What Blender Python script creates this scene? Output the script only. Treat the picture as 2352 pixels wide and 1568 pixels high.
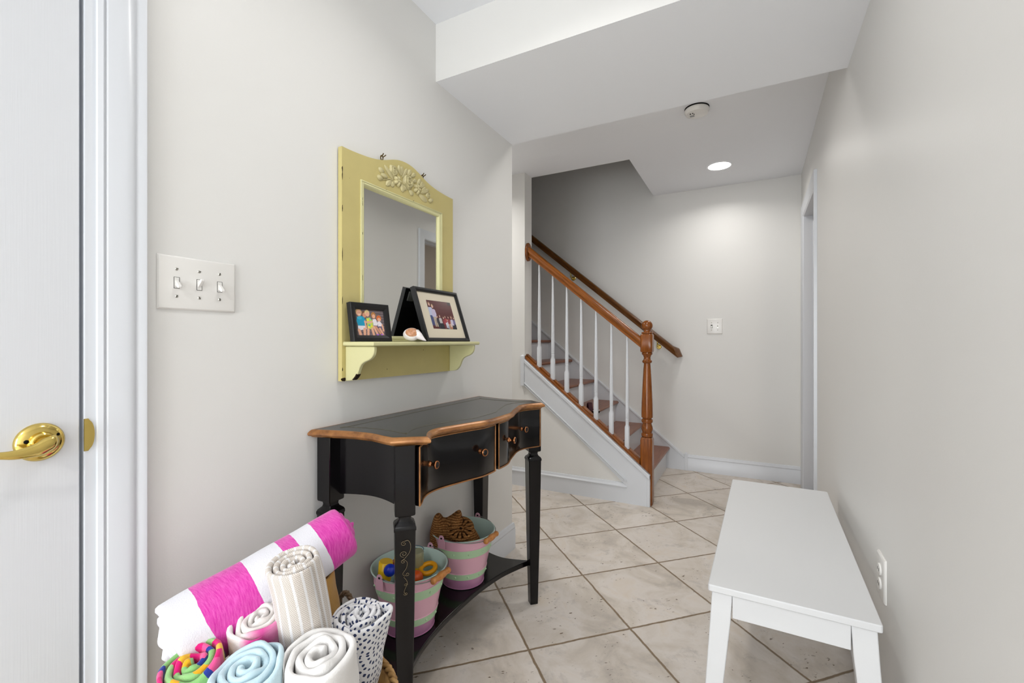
import bpy, bmesh, math, random
from mathutils import Vector, Matrix, Euler, noise
random.seed(7)
PI = math.pi
for o in list(bpy.data.objects): bpy.data.objects.remove(o)
scene = bpy.context.scene
COL = scene.collection

# ---------------------------------------------------------------- camera
YAW = math.radians(27.8)
cd = bpy.data.cameras.new('camera'); cam = bpy.data.objects.new('camera', cd); COL.objects.link(cam)
cd.sensor_width = 36; cd.lens = 1036/2352*36; cd.clip_start = 0.02
cam.location = (0, 0, 1.095); cam.rotation_euler = (PI/2, 0, YAW)
scene.camera = cam
# ---------------------------------------------------------------- world, exposure
w = bpy.data.worlds.new('world'); scene.world = w; w.use_nodes = True
w.node_tree.nodes['Background'].inputs[0].default_value = (.85, .92, 1, 1)
w.node_tree.nodes['Background'].inputs[1].default_value = .6
vs = scene.view_settings
vs.view_transform = 'Standard'; vs.look = 'None'; vs.gamma = 1; vs.use_curve_mapping = False
vs.exposure = 0.0

def area(name, loc, rot, sx, sy, energy, color=(1, 1, 1), shape='RECTANGLE', spread=PI):
    l = bpy.data.lights.new(name, 'AREA'); l.shape = shape; l.size = sx; l.size_y = sy
    l.energy = energy; l.color = color; l.spread = spread
    o = bpy.data.objects.new(name, l); o.location = loc; o.rotation_euler = rot
    COL.objects.link(o); return o
# soft light added for brightness, shining in at the unseen door behind the camera
area('added_daylight', (-.39, -2.95, 1.25), (PI/2, 0, 0), 1.25, 2.1, 92, (.93, .97, 1))

# ---------------------------------------------------------------- materials
def lin(c):
    return tuple((x/12.92 if x <= .04045 else ((x+.055)/1.055)**2.4) for x in [v/255 for v in c])
class NT:
    def __init__(s, name):
        s.m = bpy.data.materials.new(name); s.m.use_nodes = True
        s.t = s.m.node_tree; s.b = s.t.nodes['Principled BSDF']
    def n(s, typ, **kw):
        nd = s.t.nodes.new(typ)
        for k, v in kw.items(): setattr(nd, k, v)
        return nd
    def l(s, a, b): s.t.links.new(a, b)
    def math(s, op, a, b=None, c=None):
        nd = s.n('ShaderNodeMath', operation=op)
        for i, x in enumerate((a, b, c)):
            if x is None: continue
            if isinstance(x, (int, float)): nd.inputs[i].default_value = x
            else: s.l(x, nd.inputs[i])
        return nd.outputs[0]
    def coord(s, kind='Object', scale=(1, 1, 1), rot=(0, 0, 0), loc=(0, 0, 0)):
        tc = s.n('ShaderNodeTexCoord'); mp = s.n('ShaderNodeMapping')
        mp.inputs['Scale'].default_value = scale; mp.inputs['Rotation'].default_value = rot
        mp.inputs['Location'].default_value = loc
        s.l(tc.outputs[kind], mp.inputs[0]); return mp.outputs[0]
    def noise(s, vec, scale, detail=3, rough=.5, dist=0):
        nd = s.n('ShaderNodeTexNoise'); nd.inputs['Scale'].default_value = scale
        nd.inputs['Detail'].default_value = detail; nd.inputs['Roughness'].default_value = rough
        nd.inputs['Distortion'].default_value = dist
        s.l(vec, nd.inputs['Vector']); return nd.outputs['Fac']
    def ramp(s, fac, stops, const=False):
        nd = s.n('ShaderNodeValToRGB'); r = nd.color_ramp
        if const: r.interpolation = 'CONSTANT'
        while len(r.elements) < len(stops): r.elements.new(.5)
        for e, (p, c) in zip(r.elements, stops): e.position = p; e.color = (*c, 1) if len(c) == 3 else c
        s.l(fac, nd.inputs[0]); return nd.outputs['Color']
    def mix(s, fac, a, b, mode='MIX'):
        nd = s.n('ShaderNodeMixRGB', blend_type=mode)
        for i, x in enumerate((fac, a, b)):
            if isinstance(x, (int, float)): nd.inputs[i].default_value = x
            elif isinstance(x, tuple): nd.inputs[i].default_value = (*x, 1)
            else: s.l(x, nd.inputs[i])
        return nd.outputs[0]
    def bump(s, h, strength=.2, dist=.01):
        nd = s.n('ShaderNodeBump'); nd.inputs['Strength'].default_value = strength
        nd.inputs['Distance'].default_value = dist
        s.l(h, nd.inputs['Height']); s.l(nd.outputs[0], s.b.inputs['Normal'])
    def base(s, x):
        if isinstance(x, tuple): s.b.inputs['Base Color'].default_value = (*x, 1)
        else: s.l(x, s.b.inputs['Base Color'])
    def pr(s, rough=.5, metal=0, spec=.5, **kw):
        s.b.inputs['Roughness'].default_value = rough; s.b.inputs['Metallic'].default_value = metal
        s.b.inputs['Specular IOR Level'].default_value = spec
        for k, v in kw.items(): s.b.inputs[k].default_value = v
def paint(name, rgb, rough=.5, spec=.3, bump=.05, scale=220, var=.02, metal=0):
    t = NT(name); c = lin(rgb); v = t.coord()
    f = t.noise(v, 1.7, 3)
    t.base(t.mix(f, tuple(x*(1-var) for x in c), tuple(min(1, x*(1+var)) for x in c)))
    t.pr(rough, metal, spec)
    if bump: t.bump(t.noise(v, scale, 2), bump, .002)
    return t.m
M = {}
M['wall'] = paint('wall_paint', (232, 231, 228), .42, .25, .06, 260, .008)
M['ceil'] = paint('ceiling_paint', (248, 250, 254), .8, .15, .05, 200, .006)
M['trim'] = paint('trim_white', (221, 224, 229), .3, .4, .02, 60, .01)
M['plastic'] = paint('switch_plastic', (236, 234, 230), .25, .5, 0, 1, .002)
M['dark'] = paint('dark_gap', (16, 15, 14), .8, .1, 0)
M['white_lacquer'] = paint('bench_white', (222, 223, 224), .35, .4, .02, 90, .01)
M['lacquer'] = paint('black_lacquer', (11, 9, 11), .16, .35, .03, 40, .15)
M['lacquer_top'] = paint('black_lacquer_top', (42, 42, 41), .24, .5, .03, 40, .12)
M['black_frame'] = paint('black_frame', (20, 20, 22), .35, .4, .03, 90, .1)
M['felt'] = paint('black_felt', (12, 12, 13), .95, .1, .1, 300, .1)
M['steel'] = paint('steel_wire', (150, 148, 145), .3, .5, 0, 1, .02, 1)
M['screw'] = paint('screw_metal', (190, 188, 180), .35, .5, 0, 1, .02, .8)
M['antique'] = paint('antique_brass', (92, 74, 40), .35, .5, .05, 60, .1, 1)
M['room_brown'] = paint('taupe_paint', (150, 126, 108), .6, .2, .05, 200, .03)
M['mat_board'] = paint('mat_board', (226, 216, 196), .8, .1, .05, 400, .01)
t = NT('brass'); t.base(lin((214, 188, 108))); t.pr(.14, 1); M['brass'] = t.m
t = NT('copper'); t.base(lin((176, 118, 78))); t.pr(.25, 1); M['copper'] = t.m
t = NT('mirror_silver'); t.base((.80, .81, .79)); t.pr(.015, 1); M['mirror'] = t.m
def plastic(name, rgb, rough=.3, trans=0):
    t = NT(name); t.base(lin(rgb)); t.pr(rough, 0, .5)
    t.b.inputs['Transmission Weight'].default_value = trans; return t.m
def emis(name, strength, rgb=(1, .97, .92)):
    t = NT(name); t.base((.9, .9, .9)); t.b.inputs['Emission Color'].default_value = (*rgb, 1)
    t.b.inputs['Emission Strength'].default_value = strength; return t.m
M['lamp'] = emis('lamp_glow', 9)
# white door with pressed wood grain
t = NT('door_paint'); v = t.coord('Object', (60, 60, 1.2)); f = t.noise(v, 6, 4, .6)
t.base(lin((219, 221, 225))); t.pr(.45, 0, .35); t.bump(f, .08, .002); M['door'] = t.m
# gilded moulding
t = NT('gilded_edge'); v = t.coord(); f = t.noise(v, 14, 5, .65)
t.base(t.ramp(f, [(.28, lin((84, 52, 30))), (.46, lin((150, 100, 56))), (.7, lin((186, 132, 80)))]))
t.pr(.3, .25, .5); M['gilt'] = t.m
def oak(name, axis, c1, c2, c3, rough=.22, sc=1.0, tilt=0):
    t = NT(name); s = [40*sc]*3; s[axis] = 2.2*sc
    v0 = t.coord('Object', (1, 1, 1), (0, tilt, 0)); mp = t.n('ShaderNodeMapping'); t.l(v0, mp.inputs[0])
    mp.inputs['Scale'].default_value = s; v = mp.outputs[0]; f = t.noise(v, 2.2, 6, .65, .7); g = t.noise(v, 9, 3, .7)
    c = t.ramp(f, [(.32, lin(c1)), (.5, lin(c2)), (.68, lin(c3))])
    t.base(t.mix(t.math('MULTIPLY', g, .35), c, lin(c1))); t.pr(rough, 0, .5); t.bump(g, .08, .002); return t.m
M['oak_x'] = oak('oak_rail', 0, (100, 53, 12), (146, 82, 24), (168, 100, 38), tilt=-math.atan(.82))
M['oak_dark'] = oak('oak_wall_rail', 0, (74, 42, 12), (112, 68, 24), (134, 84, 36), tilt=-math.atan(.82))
M['oak_z'] = oak('oak_post', 2, (98, 50, 12), (142, 78, 24), (164, 96, 38))
M['oak_y'] = oak('oak_tread', 1, (112, 66, 42), (138, 84, 56), (150, 96, 66), .3)
# cream-green painted frame with small worn chips
def cream(name, rgb, chips=True):
    t = NT(name); v = t.coord(); c = lin(rgb)
    f = t.noise(v, 9, 4, .6)
    a = t.mix(f, tuple(x*.9 for x in c), tuple(min(1, x*1.08) for x in c))
    if chips:
        g = t.noise(t.coord('Object', (1, 1, .45)), 34, 3, .6)
        a = t.mix(t.ramp(g, [(0, (0, 0, 0)), (.735, (0, 0, 0)), (.75, (1, 1, 1))]), a, lin((40, 26, 14)))
    t.base(a); t.pr(.4, 0, .4); t.bump(t.noise(v, 60, 3), .05, .002); return t.m
M['cream'] = cream('cream_green_paint', (205, 191, 128))
M['cream_plain'] = cream('cream_green_paint_light', (214, 210, 160), False)
M['cream_carved'] = cream('cream_carved_paint', (204, 194, 146), False)
# porcelain floor tile on the diagonal
def tile_mat():
    t = NT('floor_tile'); P_ = .4104
    geo = t.n('ShaderNodeNewGeometry')
    mp = t.n('ShaderNodeMapping'); mp.vector_type = 'POINT'
    t.l(geo.outputs['Position'], mp.inputs[0])
    mp.inputs['Rotation'].default_value = (0, 0, math.radians(45.2))
    vec = mp.outputs[0]
    dn = t.n('ShaderNodeTexNoise'); dn.inputs['Scale'].default_value = 16; dn.inputs['Detail'].default_value = 4
    dn.inputs['Roughness'].default_value = .65
    t.l(vec, dn.inputs['Vector'])
    sub = t.n('ShaderNodeVectorMath', operation='SUBTRACT'); t.l(dn.outputs['Color'], sub.inputs[0]); sub.inputs[1].default_value = (.5, .5, .5)
    scl = t.n('ShaderNodeVectorMath', operation='SCALE'); t.l(sub.outputs[0], scl.inputs[0]); scl.inputs['Scale'].default_value = .009
    add = t.n('ShaderNodeVectorMath', operation='ADD'); t.l(vec, add.inputs[0]); t.l(scl.outputs[0], add.inputs[1])
    a0 = math.radians(45.2); ox, oy = -.982, 2.316
    u0 = ox*math.cos(a0)-oy*math.sin(a0); v0 = ox*math.sin(a0)+oy*math.cos(a0)
    sep = t.n('ShaderNodeSeparateXYZ'); t.l(add.outputs[0], sep.inputs[0])
    U = t.math('DIVIDE', t.math('SUBTRACT', sep.outputs[0], u0), P_)
    V = t.math('DIVIDE', t.math('SUBTRACT', sep.outputs[1], v0), P_)
    fu = t.math('FRACT', U); fv = t.math('FRACT', V)
    du = t.math('MINIMUM', fu, t.math('SUBTRACT', 1, fu)); dv = t.math('MINIMUM', fv, t.math('SUBTRACT', 1, fv))
    d = t.math('MINIMUM', du, dv)
    grout = t.ramp(d, [(0, (1, 1, 1)), (.0095, (1, 1, 1)), (.0125, (0, 0, 0))])
    cell = t.n('ShaderNodeCombineXYZ'); t.l(t.math('FLOOR', U), cell.inputs[0]); t.l(t.math('FLOOR', V), cell.inputs[1])
    wn = t.n('ShaderNodeTexWhiteNoise', noise_dimensions='3D'); t.l(cell.outputs[0], wn.inputs['Vector'])
    # shift each tile's veining
    off = t.n('ShaderNodeVectorMath', operation='SCALE'); t.l(wn.outputs['Color'], off.inputs[0]); off.inputs['Scale'].default_value = 30
    vv = t.n('ShaderNodeVectorMath', operation='ADD'); t.l(vec, vv.inputs[0]); t.l(off.outputs[0], vv.inputs[1])
    big = t.noise(vv.outputs[0], 5, 5, .62, .6)
    col = t.ramp(big, [(.3, lin((190, 181, 171))), (.43, lin((211, 201, 189))), (.56, lin((223, 215, 207))), (.72, lin((218, 205, 189)))])
    gre = t.noise(vv.outputs[0], 11, 6, .7, .3)
    col = t.mix(t.ramp(gre, [(0, (0, 0, 0)), (.56, (0, 0, 0)), (.72, (.5, .5, .5))]), col, lin((160, 154, 149)))
    mp2 = t.n('ShaderNodeMapping'); t.l(vv.outputs[0], mp2.inputs[0]); mp2.inputs['Scale'].default_value = (1.9, .8, 1)
    pit = t.noise(mp2.outputs[0], 50, 3, .6)
    zone = t.noise(vv.outputs[0], 7, 2, .5)
    pm = t.math('MULTIPLY', t.ramp(pit, [(0, (0, 0, 0)), (.655, (0, 0, 0)), (.685, (1, 1, 1))]), t.ramp(zone, [(.47, (0, 0, 0)), (.56, (1, 1, 1))]))
    col = t.mix(pm, col, lin((104, 86, 66)))
    tone = t.math('MULTIPLY_ADD', wn.outputs['Value'], .10, .93)
    mul = t.n('ShaderNodeVectorMath', operation='SCALE'); t.l(col, mul.inputs[0]); t.l(tone, mul.inputs['Scale'])
    gcol = t.mix(t.noise(vec, 30, 3), lin((116, 98, 76)), lin((150, 130, 106)))
    t.base(t.mix(grout, mul.outputs[0], gcol))
    t.pr(.42, 0, .35)
    h = t.math('SUBTRACT', t.math('SUBTRACT', t.math('MULTIPLY', big, .25), grout), t.math('MULTIPLY', pm, .4))
    t.bump(h, .35, .003)
    return t.m
M['tile'] = tile_mat()

# ---------------------------------------------------------------- mesh helpers
class G:
    """collects vertices and faces"""
    def __init__(s): s.v = []; s.f = []; s.m = []; s.uv = None
    def add(s, vs_, fs, mi=0):
        b = len(s.v); s.v += [tuple(p) for p in vs_]; s.f += [tuple(i+b for i in f) for f in fs]; s.m += [mi]*len(fs); return s
def box(x0, x1, y0, y1, z0, z1, mi=0, g=None):
    g = g or G()
    v = [(x, y, z) for x in (x0, x1) for y in (y0, y1) for z in (z0, z1)]
    g.add(v, [(0, 1, 3, 2), (4, 6, 7, 5), (0, 4, 5, 1), (2, 3, 7, 6), (0, 2, 6, 4), (1, 5, 7, 3)], mi); return g
def prism(poly, a, b, axis='y', mi=0, g=None):
    """extrude a 2D polygon: axis y -> poly (x,z); x -> poly (y,z); z -> poly (x,y)"""
    g = g or G(); n = len(poly)
    f = {'y': lambda p, t: (p[0], t, p[1]), 'x': lambda p, t: (t, p[0], p[1]), 'z': lambda p, t: (p[0], p[1], t)}[axis]
    v = [f(p, a) for p in poly]+[f(p, b) for p in poly]
    fs = [tuple(range(n)), tuple(range(2*n-1, n-1, -1))]+[(i, i+n, (i+1) % n+n, (i+1) % n) for i in range(n)]
    return g.add(v, fs, mi)
def rings(rs, cap=True, closed=True, mi=0, g=None):
    """loft equal-length rings"""
    g = g or G(); n = len(rs[0]); v = [p for r in rs for p in r]; fs = []
    for k in range(len(rs)-1):
        for i in range(n if closed else n-1):
            j = (i+1) % n; fs.append((k*n+i, k*n+j, (k+1)*n+j, (k+1)*n+i))
    if cap: fs += [tuple(range(n-1, -1, -1)), tuple(range((len(rs)-1)*n, len(rs)*n))]
    return g.add(v, fs, mi)
def lathe(prof, c=(0, 0, 0), axis=(0, 0, 1), n=32, mi=0, g=None, cap=False):
    """prof: (r, h) pairs along axis from c"""
    ax = Vector(axis).normalized(); q = Vector((0, 0, 1)).rotation_difference(ax); c = Vector(c)
    rs = []
    for r, h in prof:
        rs.append([c+q @ Vector((r*math.cos(2*PI*i/n), r*math.sin(2*PI*i/n), h)) for i in range(n)])
    return rings(rs, cap, True, mi, g)
def tube(path, r, n=10, mi=0, g=None, closed=False):
    P = [Vector(p) for p in path]; R = r if isinstance(r, (list, tuple)) else [r]*len(P); rs = []; up = None
    for i, p in enumerate(P):
        a = P[i-1] if (i > 0 or closed) else p; b = P[(i+1) % len(P)] if (i < len(P)-1 or closed) else p
        t_ = (b-a).normalized()
        if up is None:
            up = Vector((0, 0, 1)) if abs(t_.z) < .9 else Vector((1, 0, 0))
        x = t_.cross(up).normalized(); y = x.cross(t_).normalized(); up = y
        rs.append([p+R[i]*(math.cos(2*PI*k/n)*x+math.sin(2*PI*k/n)*y) for k in range(n)])
    if closed: rs.append(rs[0]); return rings(rs, False, True, mi, g)
    return rings(rs, True, True, mi, g)
def sphere(c, r, n=20, mi=0, g=None, sc=(1, 1, 1)):
    prof = [(max(1e-4, math.sin(PI*i/12)), -math.cos(PI*i/12)) for i in range(13)]
    g2 = lathe(prof, n=n); g = g or G()
    return g.add([(c[0]+p[0]*r*sc[0], c[1]+p[1]*r*sc[1], c[2]+p[2]*r*sc[2]) for p in g2.v], g2.f, mi)
def obj(name, g, mats, parent=None, bevel=0, seg=2, smooth=None, world=True, subsurf=0, recalc=True):
    me = bpy.data.meshes.new(name); vs_ = g.v
    if parent is not None and world:
        r = parent
        while r.parent: r = r.parent
        mi_ = (Matrix.Translation(r.location) @ r.rotation_euler.to_matrix().to_4x4()).inverted()
        vs_ = [tuple(mi_ @ Vector(p)) for p in g.v]
    me.from_pydata(vs_, [], g.f)
    mats = mats if isinstance(mats, (list, tuple)) else [mats]
    for m_ in mats: me.materials.append(M[m_] if isinstance(m_, str) else m_)
    me.polygons.foreach_set('material_index', g.m)
    if g.uv:
        ul = me.uv_layers.new(name='UVMap')
        for lp in me.loops: ul.data[lp.index].uv = g.uv[lp.vertex_index]
    if recalc:
        bm = bmesh.new(); bm.from_mesh(me); bmesh.ops.recalc_face_normals(bm, faces=bm.faces); bm.to_mesh(me); bm.free()
    o = bpy.data.objects.new(name, me); COL.objects.link(o)
    if parent is not None: o.parent = parent
    if bevel:
        b = o.modifiers.new('bevel', 'BEVEL'); b.width = bevel; b.segments = seg; b.limit_method = 'ANGLE'; b.angle_limit = math.radians(35)
    if subsurf:
        s_ = o.modifiers.new('sub', 'SUBSURF'); s_.levels = subsurf; s_.render_levels = subsurf
    if smooth is None: smooth = bool(bevel)
    if smooth:
        me.polygons.foreach_set('use_smooth', [True]*len(me.polygons))
        if smooth != 'all':
            try: me.set_sharp_from_angle(angle=math.radians(38))
            except Exception: pass
    return o
def empty(name, loc, label, cat, rz=0, group=None):
    o = bpy.data.objects.new(name, None); COL.objects.link(o); o.empty_display_size = .05
    o.location = loc; o.rotation_euler = (0, 0, rz); o['label'] = label; o['category'] = cat
    if group: o['group'] = group
    return o
def tag(o, label, cat, group=None):
    o['label'] = label; o['category'] = cat
    if group: o['group'] = group
    return o
def struct(name, g, m, **k):
    o = obj(name, g, m, **k)
    if not o.parent: o['kind'] = 'structure'
    return o
def lerp(tab, x):
    if x <= tab[0][0]: return tab[0][1]
    for (a, p), (b, q) in zip(tab, tab[1:]):
        if x <= b: return p+(q-p)*(x-a)/(b-a)
    return tab[-1][1]
def catmull(pts, k=6, closed=False):
    P = [Vector(p) for p in pts]; out = []; n = len(P)
    rng = range(n) if closed else range(n-1)
    for i in rng:
        p0 = P[i-1] if (i > 0 or closed) else P[0]; p1 = P[i]; p2 = P[(i+1) % n]
        p3 = P[(i+2) % n] if (i+2 < n or closed) else P[-1]
        for j in range(k):
            t_ = j/k
            out.append(.5*((2*p1)+(-p0+p2)*t_+(2*p0-5*p1+4*p2-p3)*t_*t_+(-p0+3*p1-3*p2+p3)*t_**3))
    if not closed: out.append(P[-1])
    return out

# ---------------------------------------------------------------- the setting
XL = -1.115                     # left wall face
def XR(y): return .328+.0105*(y-2)
CZ = 2.378; SZ = 2.137; CF = 2.367
YS0, YS1 = 1.459, 2.115         # soffit
YK = 3.075                      # stair wall face
YF = 4.10                       # far wall face
XE = -1.512                     # end of full height stair wall
struct('floor', box(-4.6, 2.2, -3.0, 4.4, -.06, 0), 'tile')
# ceilings
struct('ceiling', box(-1.3, .6, -2.8, YS0, CF, CF+.12), 'ceil')
struct('ceiling', box(-4.2, .36, YS1, 3.2, CZ, CZ+.22), 'ceil')
struct('ceiling', box(-.752, .36, 3.2, YF+.02, CZ, CZ+.22), 'ceil')
# dropped beam across the hall: painted face, grey underside
g = box(-1.3, .5, YS0, YS1, SZ, CZ+.2); g.m = [1 if i in (4,) else 0 for i in range(6)]
struct('ceiling_beam', g, ['wall', 'ceil'])
# left wall (door opening y -.44..0.376)
DY0, DY1, DH = -.44, .378, 2.05
struct('wall_left', box(XL-.13, XL, DY1+.004, YS1, 0, CF+.05), 'wall')
struct('wall_left', box(XL-.13, XL, -2.8, DY0-.004, 0, CF+.05), 'wall')
struct('wall_left', box(XL-.13, XL, DY0-.004, DY1+.004, DH, CF+.05), 'wall')
struct('wall_hall', box(-4.2, XL-.12, YS1-.13, YS1, 0, CZ), 'wall')
# far wall
struct('wall_far', box(-4.4, 2.2, YF, YF+.12, 0, 4.6), 'wall')
# right wall with door opening
OY0, OY1, OH = 3.165, 3.862, 2.0
def rwall(y0, y1, z0, z1, t=.12, off=0):
    return prism([(XR(y0)+off, y0), (XR(y1)+off, y1), (XR(y1)+t, y1), (XR(y0)+t, y0)], z0, z1, 'z')
struct('wall_right', rwall(-2.8, OY0, 0, CZ), 'wall')
struct('wall_right', rwall(OY1, YF, 0, CZ), 'wall')
struct('wall_right', rwall(OY0, OY1, OH, CZ), 'wall')
# back wall; its unseen door opening is added to let brightening light in
struct('wall_back', box(XL-.1, -.98, -2.85, -2.75, 0, CF), 'wall')
struct('wall_back', box(.2, .45, -2.85, -2.75, 0, CF), 'wall')
struct('wall_back', box(-.98, .2, -2.85, -2.75, 2.15, CF), 'wall')
d3 = struct('added_door_3', box(-.98, -.9, -2.83, -2.77, 0, 2.15), 'trim')
for b in ((.12, .2, 0, 2.15), (-.9, .12, 2.07, 2.15), (-.9, .12, 0, .12), (-.42, -.36, .12, 2.07)):
    struct('added_door_rail', box(b[0], b[1], -2.83, -2.77, b[2], b[3]), 'trim', parent=d3)
# stair wall: full height part and the knee wall under the flight
def zcap(x): return .962-.814*(x+1.506)        # top of white stringer board
g = prism([(-.60, 0), (-.60, .19), (XE-.001, zcap(XE)-.03), (XE-.001, 0)], YK, YK+.088, 'y')
struct('wall_stair', g, 'wall')
struct('wall_stair', box(-4.2, XE, YK, YK+.122, 0, CZ), 'wall')
struct('wall_stairwell', box(-4.2, -.72, YK+.0, YK+.125, CZ+.22, 4.6), 'wall')
struct('wall_stairwell', box(-.752, -.62, YK+.125, YF, CZ+.22, 4.6), 'wall')
struct('wall_stairwell', box(-4.4, -4.2, YS1-.1, YF, 0, 4.6), 'wall')
struct('ceiling', box(-4.4, -.6, YK, YF+.1, 4.6, 4.7), 'ceil')
# little room seen through the right hand doorway
struct('wall_closet', box(1.95, 2.05, 2.2, 4.4, 0, 2.4), 'room_brown')
struct('wall_closet', box(.46, 2.05, 2.1, 2.2, 0, 2.4), 'room_brown')
struct('ceiling', box(.46, 2.05, 2.1, 4.2, 2.38, 2.44), 'ceil')

# baseboards: profile (depth, height)
BP = [(0, 0), (.014, 0), (.014, .098), (.011, .102), (.011, .108), (.013, .112), (.009, .122), (.006, .131), (0, .134)]
def bb_y(x0, x1, y, s=-1):      # along x, on a wall whose face is at y, room towards -y
    return rings([[(x, y+s*d, h) for d, h in BP] for x in (x0, x1)])
def bb_x(y0, y1, fx, s=1):
    return rings([[(fx(y)+s*d, y, h) for d, h in BP] for y in (y0, y1)])
struct('baseboard_left', bb_x(.472, YS1+.013, lambda y: XL), 'trim', smooth=True)
struct('baseboard_hall', bb_y(-4.2, XL+.001, YS1, 1), 'trim', smooth=True)
struct('baseboard_right', bb_x(-2.75, 3.07, XR, -1), 'trim', smooth=True)
struct('baseboard_far', bb_y(-.483, XR(4.1), YF), 'trim', smooth=True)
# left door, jamb and casing
dr = struct('door_1', box(XL-.038, XL-.002, DY0, DY1-.006, .008, DH-.006), 'door', bevel=.002)
for py in ((-.36, -.075), (-.005, .19)):
    for pz in ((.2, .72), (.9, 1.5), (1.62, 1.92)):
        g = G(); a = (py[0], py[1], pz[0], pz[1])
        rs = []
        for ins, dx in ((0, 0), (.012, -.006), (.03, -.006), (.045, .0), (.05, .001)):
            rs.append([(XL-.0015+dx, y, z) for y, z in ((a[0]+ins, a[2]+ins), (a[1]-ins, a[2]+ins), (a[1]-ins, a[3]-ins), (a[0]+ins, a[3]-ins))])
        struct('door_panel', rings(rs), 'door', parent=dr)
# casing profile (offset from jamb edge, projection)
CP = [(0, -.03), (0, .003), (.016, .003), (.0165, .010), (.024, .013), (.028, .009), (.031, .013), (.058, .0185), (.070, .0185), (.076, .014), (.082, .018), (.093, .018), (.095, .0)]
def casing_left():
    g = G()
    pr = lambda y0, s, z: [(XL+d, y0+s*o_, z) for o_, d in CP]
    # mitred: near, top and far legs joined at the corners
    r = []
    r.append([(XL+d, DY1+o_, 0) for o_, d in CP])
    r.append([(XL+d, DY1+o_, DH+o_) for o_, d in CP])
    r.append([(XL+d, DY0-o_, DH+o_) for o_, d in CP])
    r.append([(XL+d, DY0-o_, 0) for o_, d in CP])
    return rings(r)
tr = struct('trim_1', casing_left(), 'trim', smooth=True)
g = prism([(XL-.012, .892), (XL+.0045, .892), (XL+.0045, .945), (XL-.012, .945)], DY1-.0005, DY1+.0135, 'y')
g = G(); pts = [(0, 0)]
outl = [(DY1-.002, .888), (DY1+.004, .888)]+[(DY1+.0045+.009*math.cos(a), .9185+.027*math.sin(a)) for a in [math.radians(q) for q in range(-75, 76, 15)]]+[(DY1+.004, .949), (DY1-.002, .949)]
o = struct('strike_plate', prism(outl, XL+.0025, XL+.0052, 'x'), 'brass', parent=tr); o['label'] = 'brass strike plate on the door jamb'
# lever handle
hc = (XL-.002, .3175, .9165)
lv = struct('door_handle', lathe([(0, .0), (.0335, 0), (.0335, .002), (.031, .006), (.024, .010), (.019, .011), (.0175, .018), (.015, .02), (.015, .026), (.0001, .026)], hc, (1, 0, 0), 40), 'brass', parent=dr, smooth=True)
lv['label'] = 'polished brass lever handle'
path = catmull([(hc[0]+.036, .331, .921), (hc[0]+.040, .318, .917), (hc[0]+.042, .30, .910), (hc[0]+.043, .275, .9075), (hc[0]+.041, .245, .911), (hc[0]+.037, .205, .909)], 5)
rs = []
for i, p in enumerate(path):
    q = i/(len(path)-1); hh = lerp([(0, .004), (.1, .0125), (.3, .014), (.45, .010), (.7, .0062), (1, .004)], q); tt = lerp([(0, .003), (.1, .010), (.4, .007), (1, .004)], q)
    rs.append([(p.x+tt*math.cos(a)*.9, p.y, p.z+hh*math.sin(a)) for a in [2*PI*k/14 for k in range(14)]])
g = rings(rs)
lathe([(.0115, .018), (.0115, .036), (.009, .043), (.0001, .044)], hc, (1, 0, 0), 24, g=g)
struct('lever', g, 'brass', parent=lv, smooth='all')
g = sphere((hc[0]+.0085, .2985, .921), .0042, 12); sphere((hc[0]+.0075, .3385, .927), .0036, 12, g=g)
struct('lever_screw', g, 'dark', parent=lv, smooth='all')
# right doorway: jamb, stop, casing
def rx(y, off): return XR(y)+off
RC = [(-.003, .13), (-.003, -.003), (.006, -.010), (.016, -.008), (.045, -.014), (.060, -.016), (.078, -.016), (.080, 0)]
r = []
for y0, s, z in ((OY0, -1, 0), (OY0, -1, 1), (OY1, 1, 1), (OY1, 1, 0)):
    r.append([(rx(y0+s*o_, d), y0+s*o_, (OH+o_) if z else 0) for o_, d in RC])
tr2 = struct('trim_2', rings(r), 'trim', smooth=True)
g = box(.40, .435, OY1-.012, OY1+.001, 0, OH); box(.40, .435, OY0-.001, OY0+.012, 0, OH, g=g); box(.40, .435, OY0, OY1, OH-.012, OH+.001, g=g)
struct('door_stop', g, 'trim', parent=tr2, bevel=.002)
struct('threshold', box(.335, .46, OY0, OY1, 0, .012), paint('grey_marble', (120, 120, 124), .3, .5, .05, 20, .2), parent=tr2)

# stair side mouldings on the knee wall (white boards)
YB = YK-.015
zt = lambda x: zcap(x)
xl, xr_ = XE+.004, -.588
def zlow(x): return zt(x)-.182
g = prism([(xl, zlow(xl)), (xl, zt(xl)), (xr_, zt(xr_)), (xr_, 0), (-.64, 0), (-4.2, 0), (-4.2, .098), (-.75, .098), (-.735, .115)], YB, YK+.002, 'y')
tr3 = struct('trim_3', g, 'trim')
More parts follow.
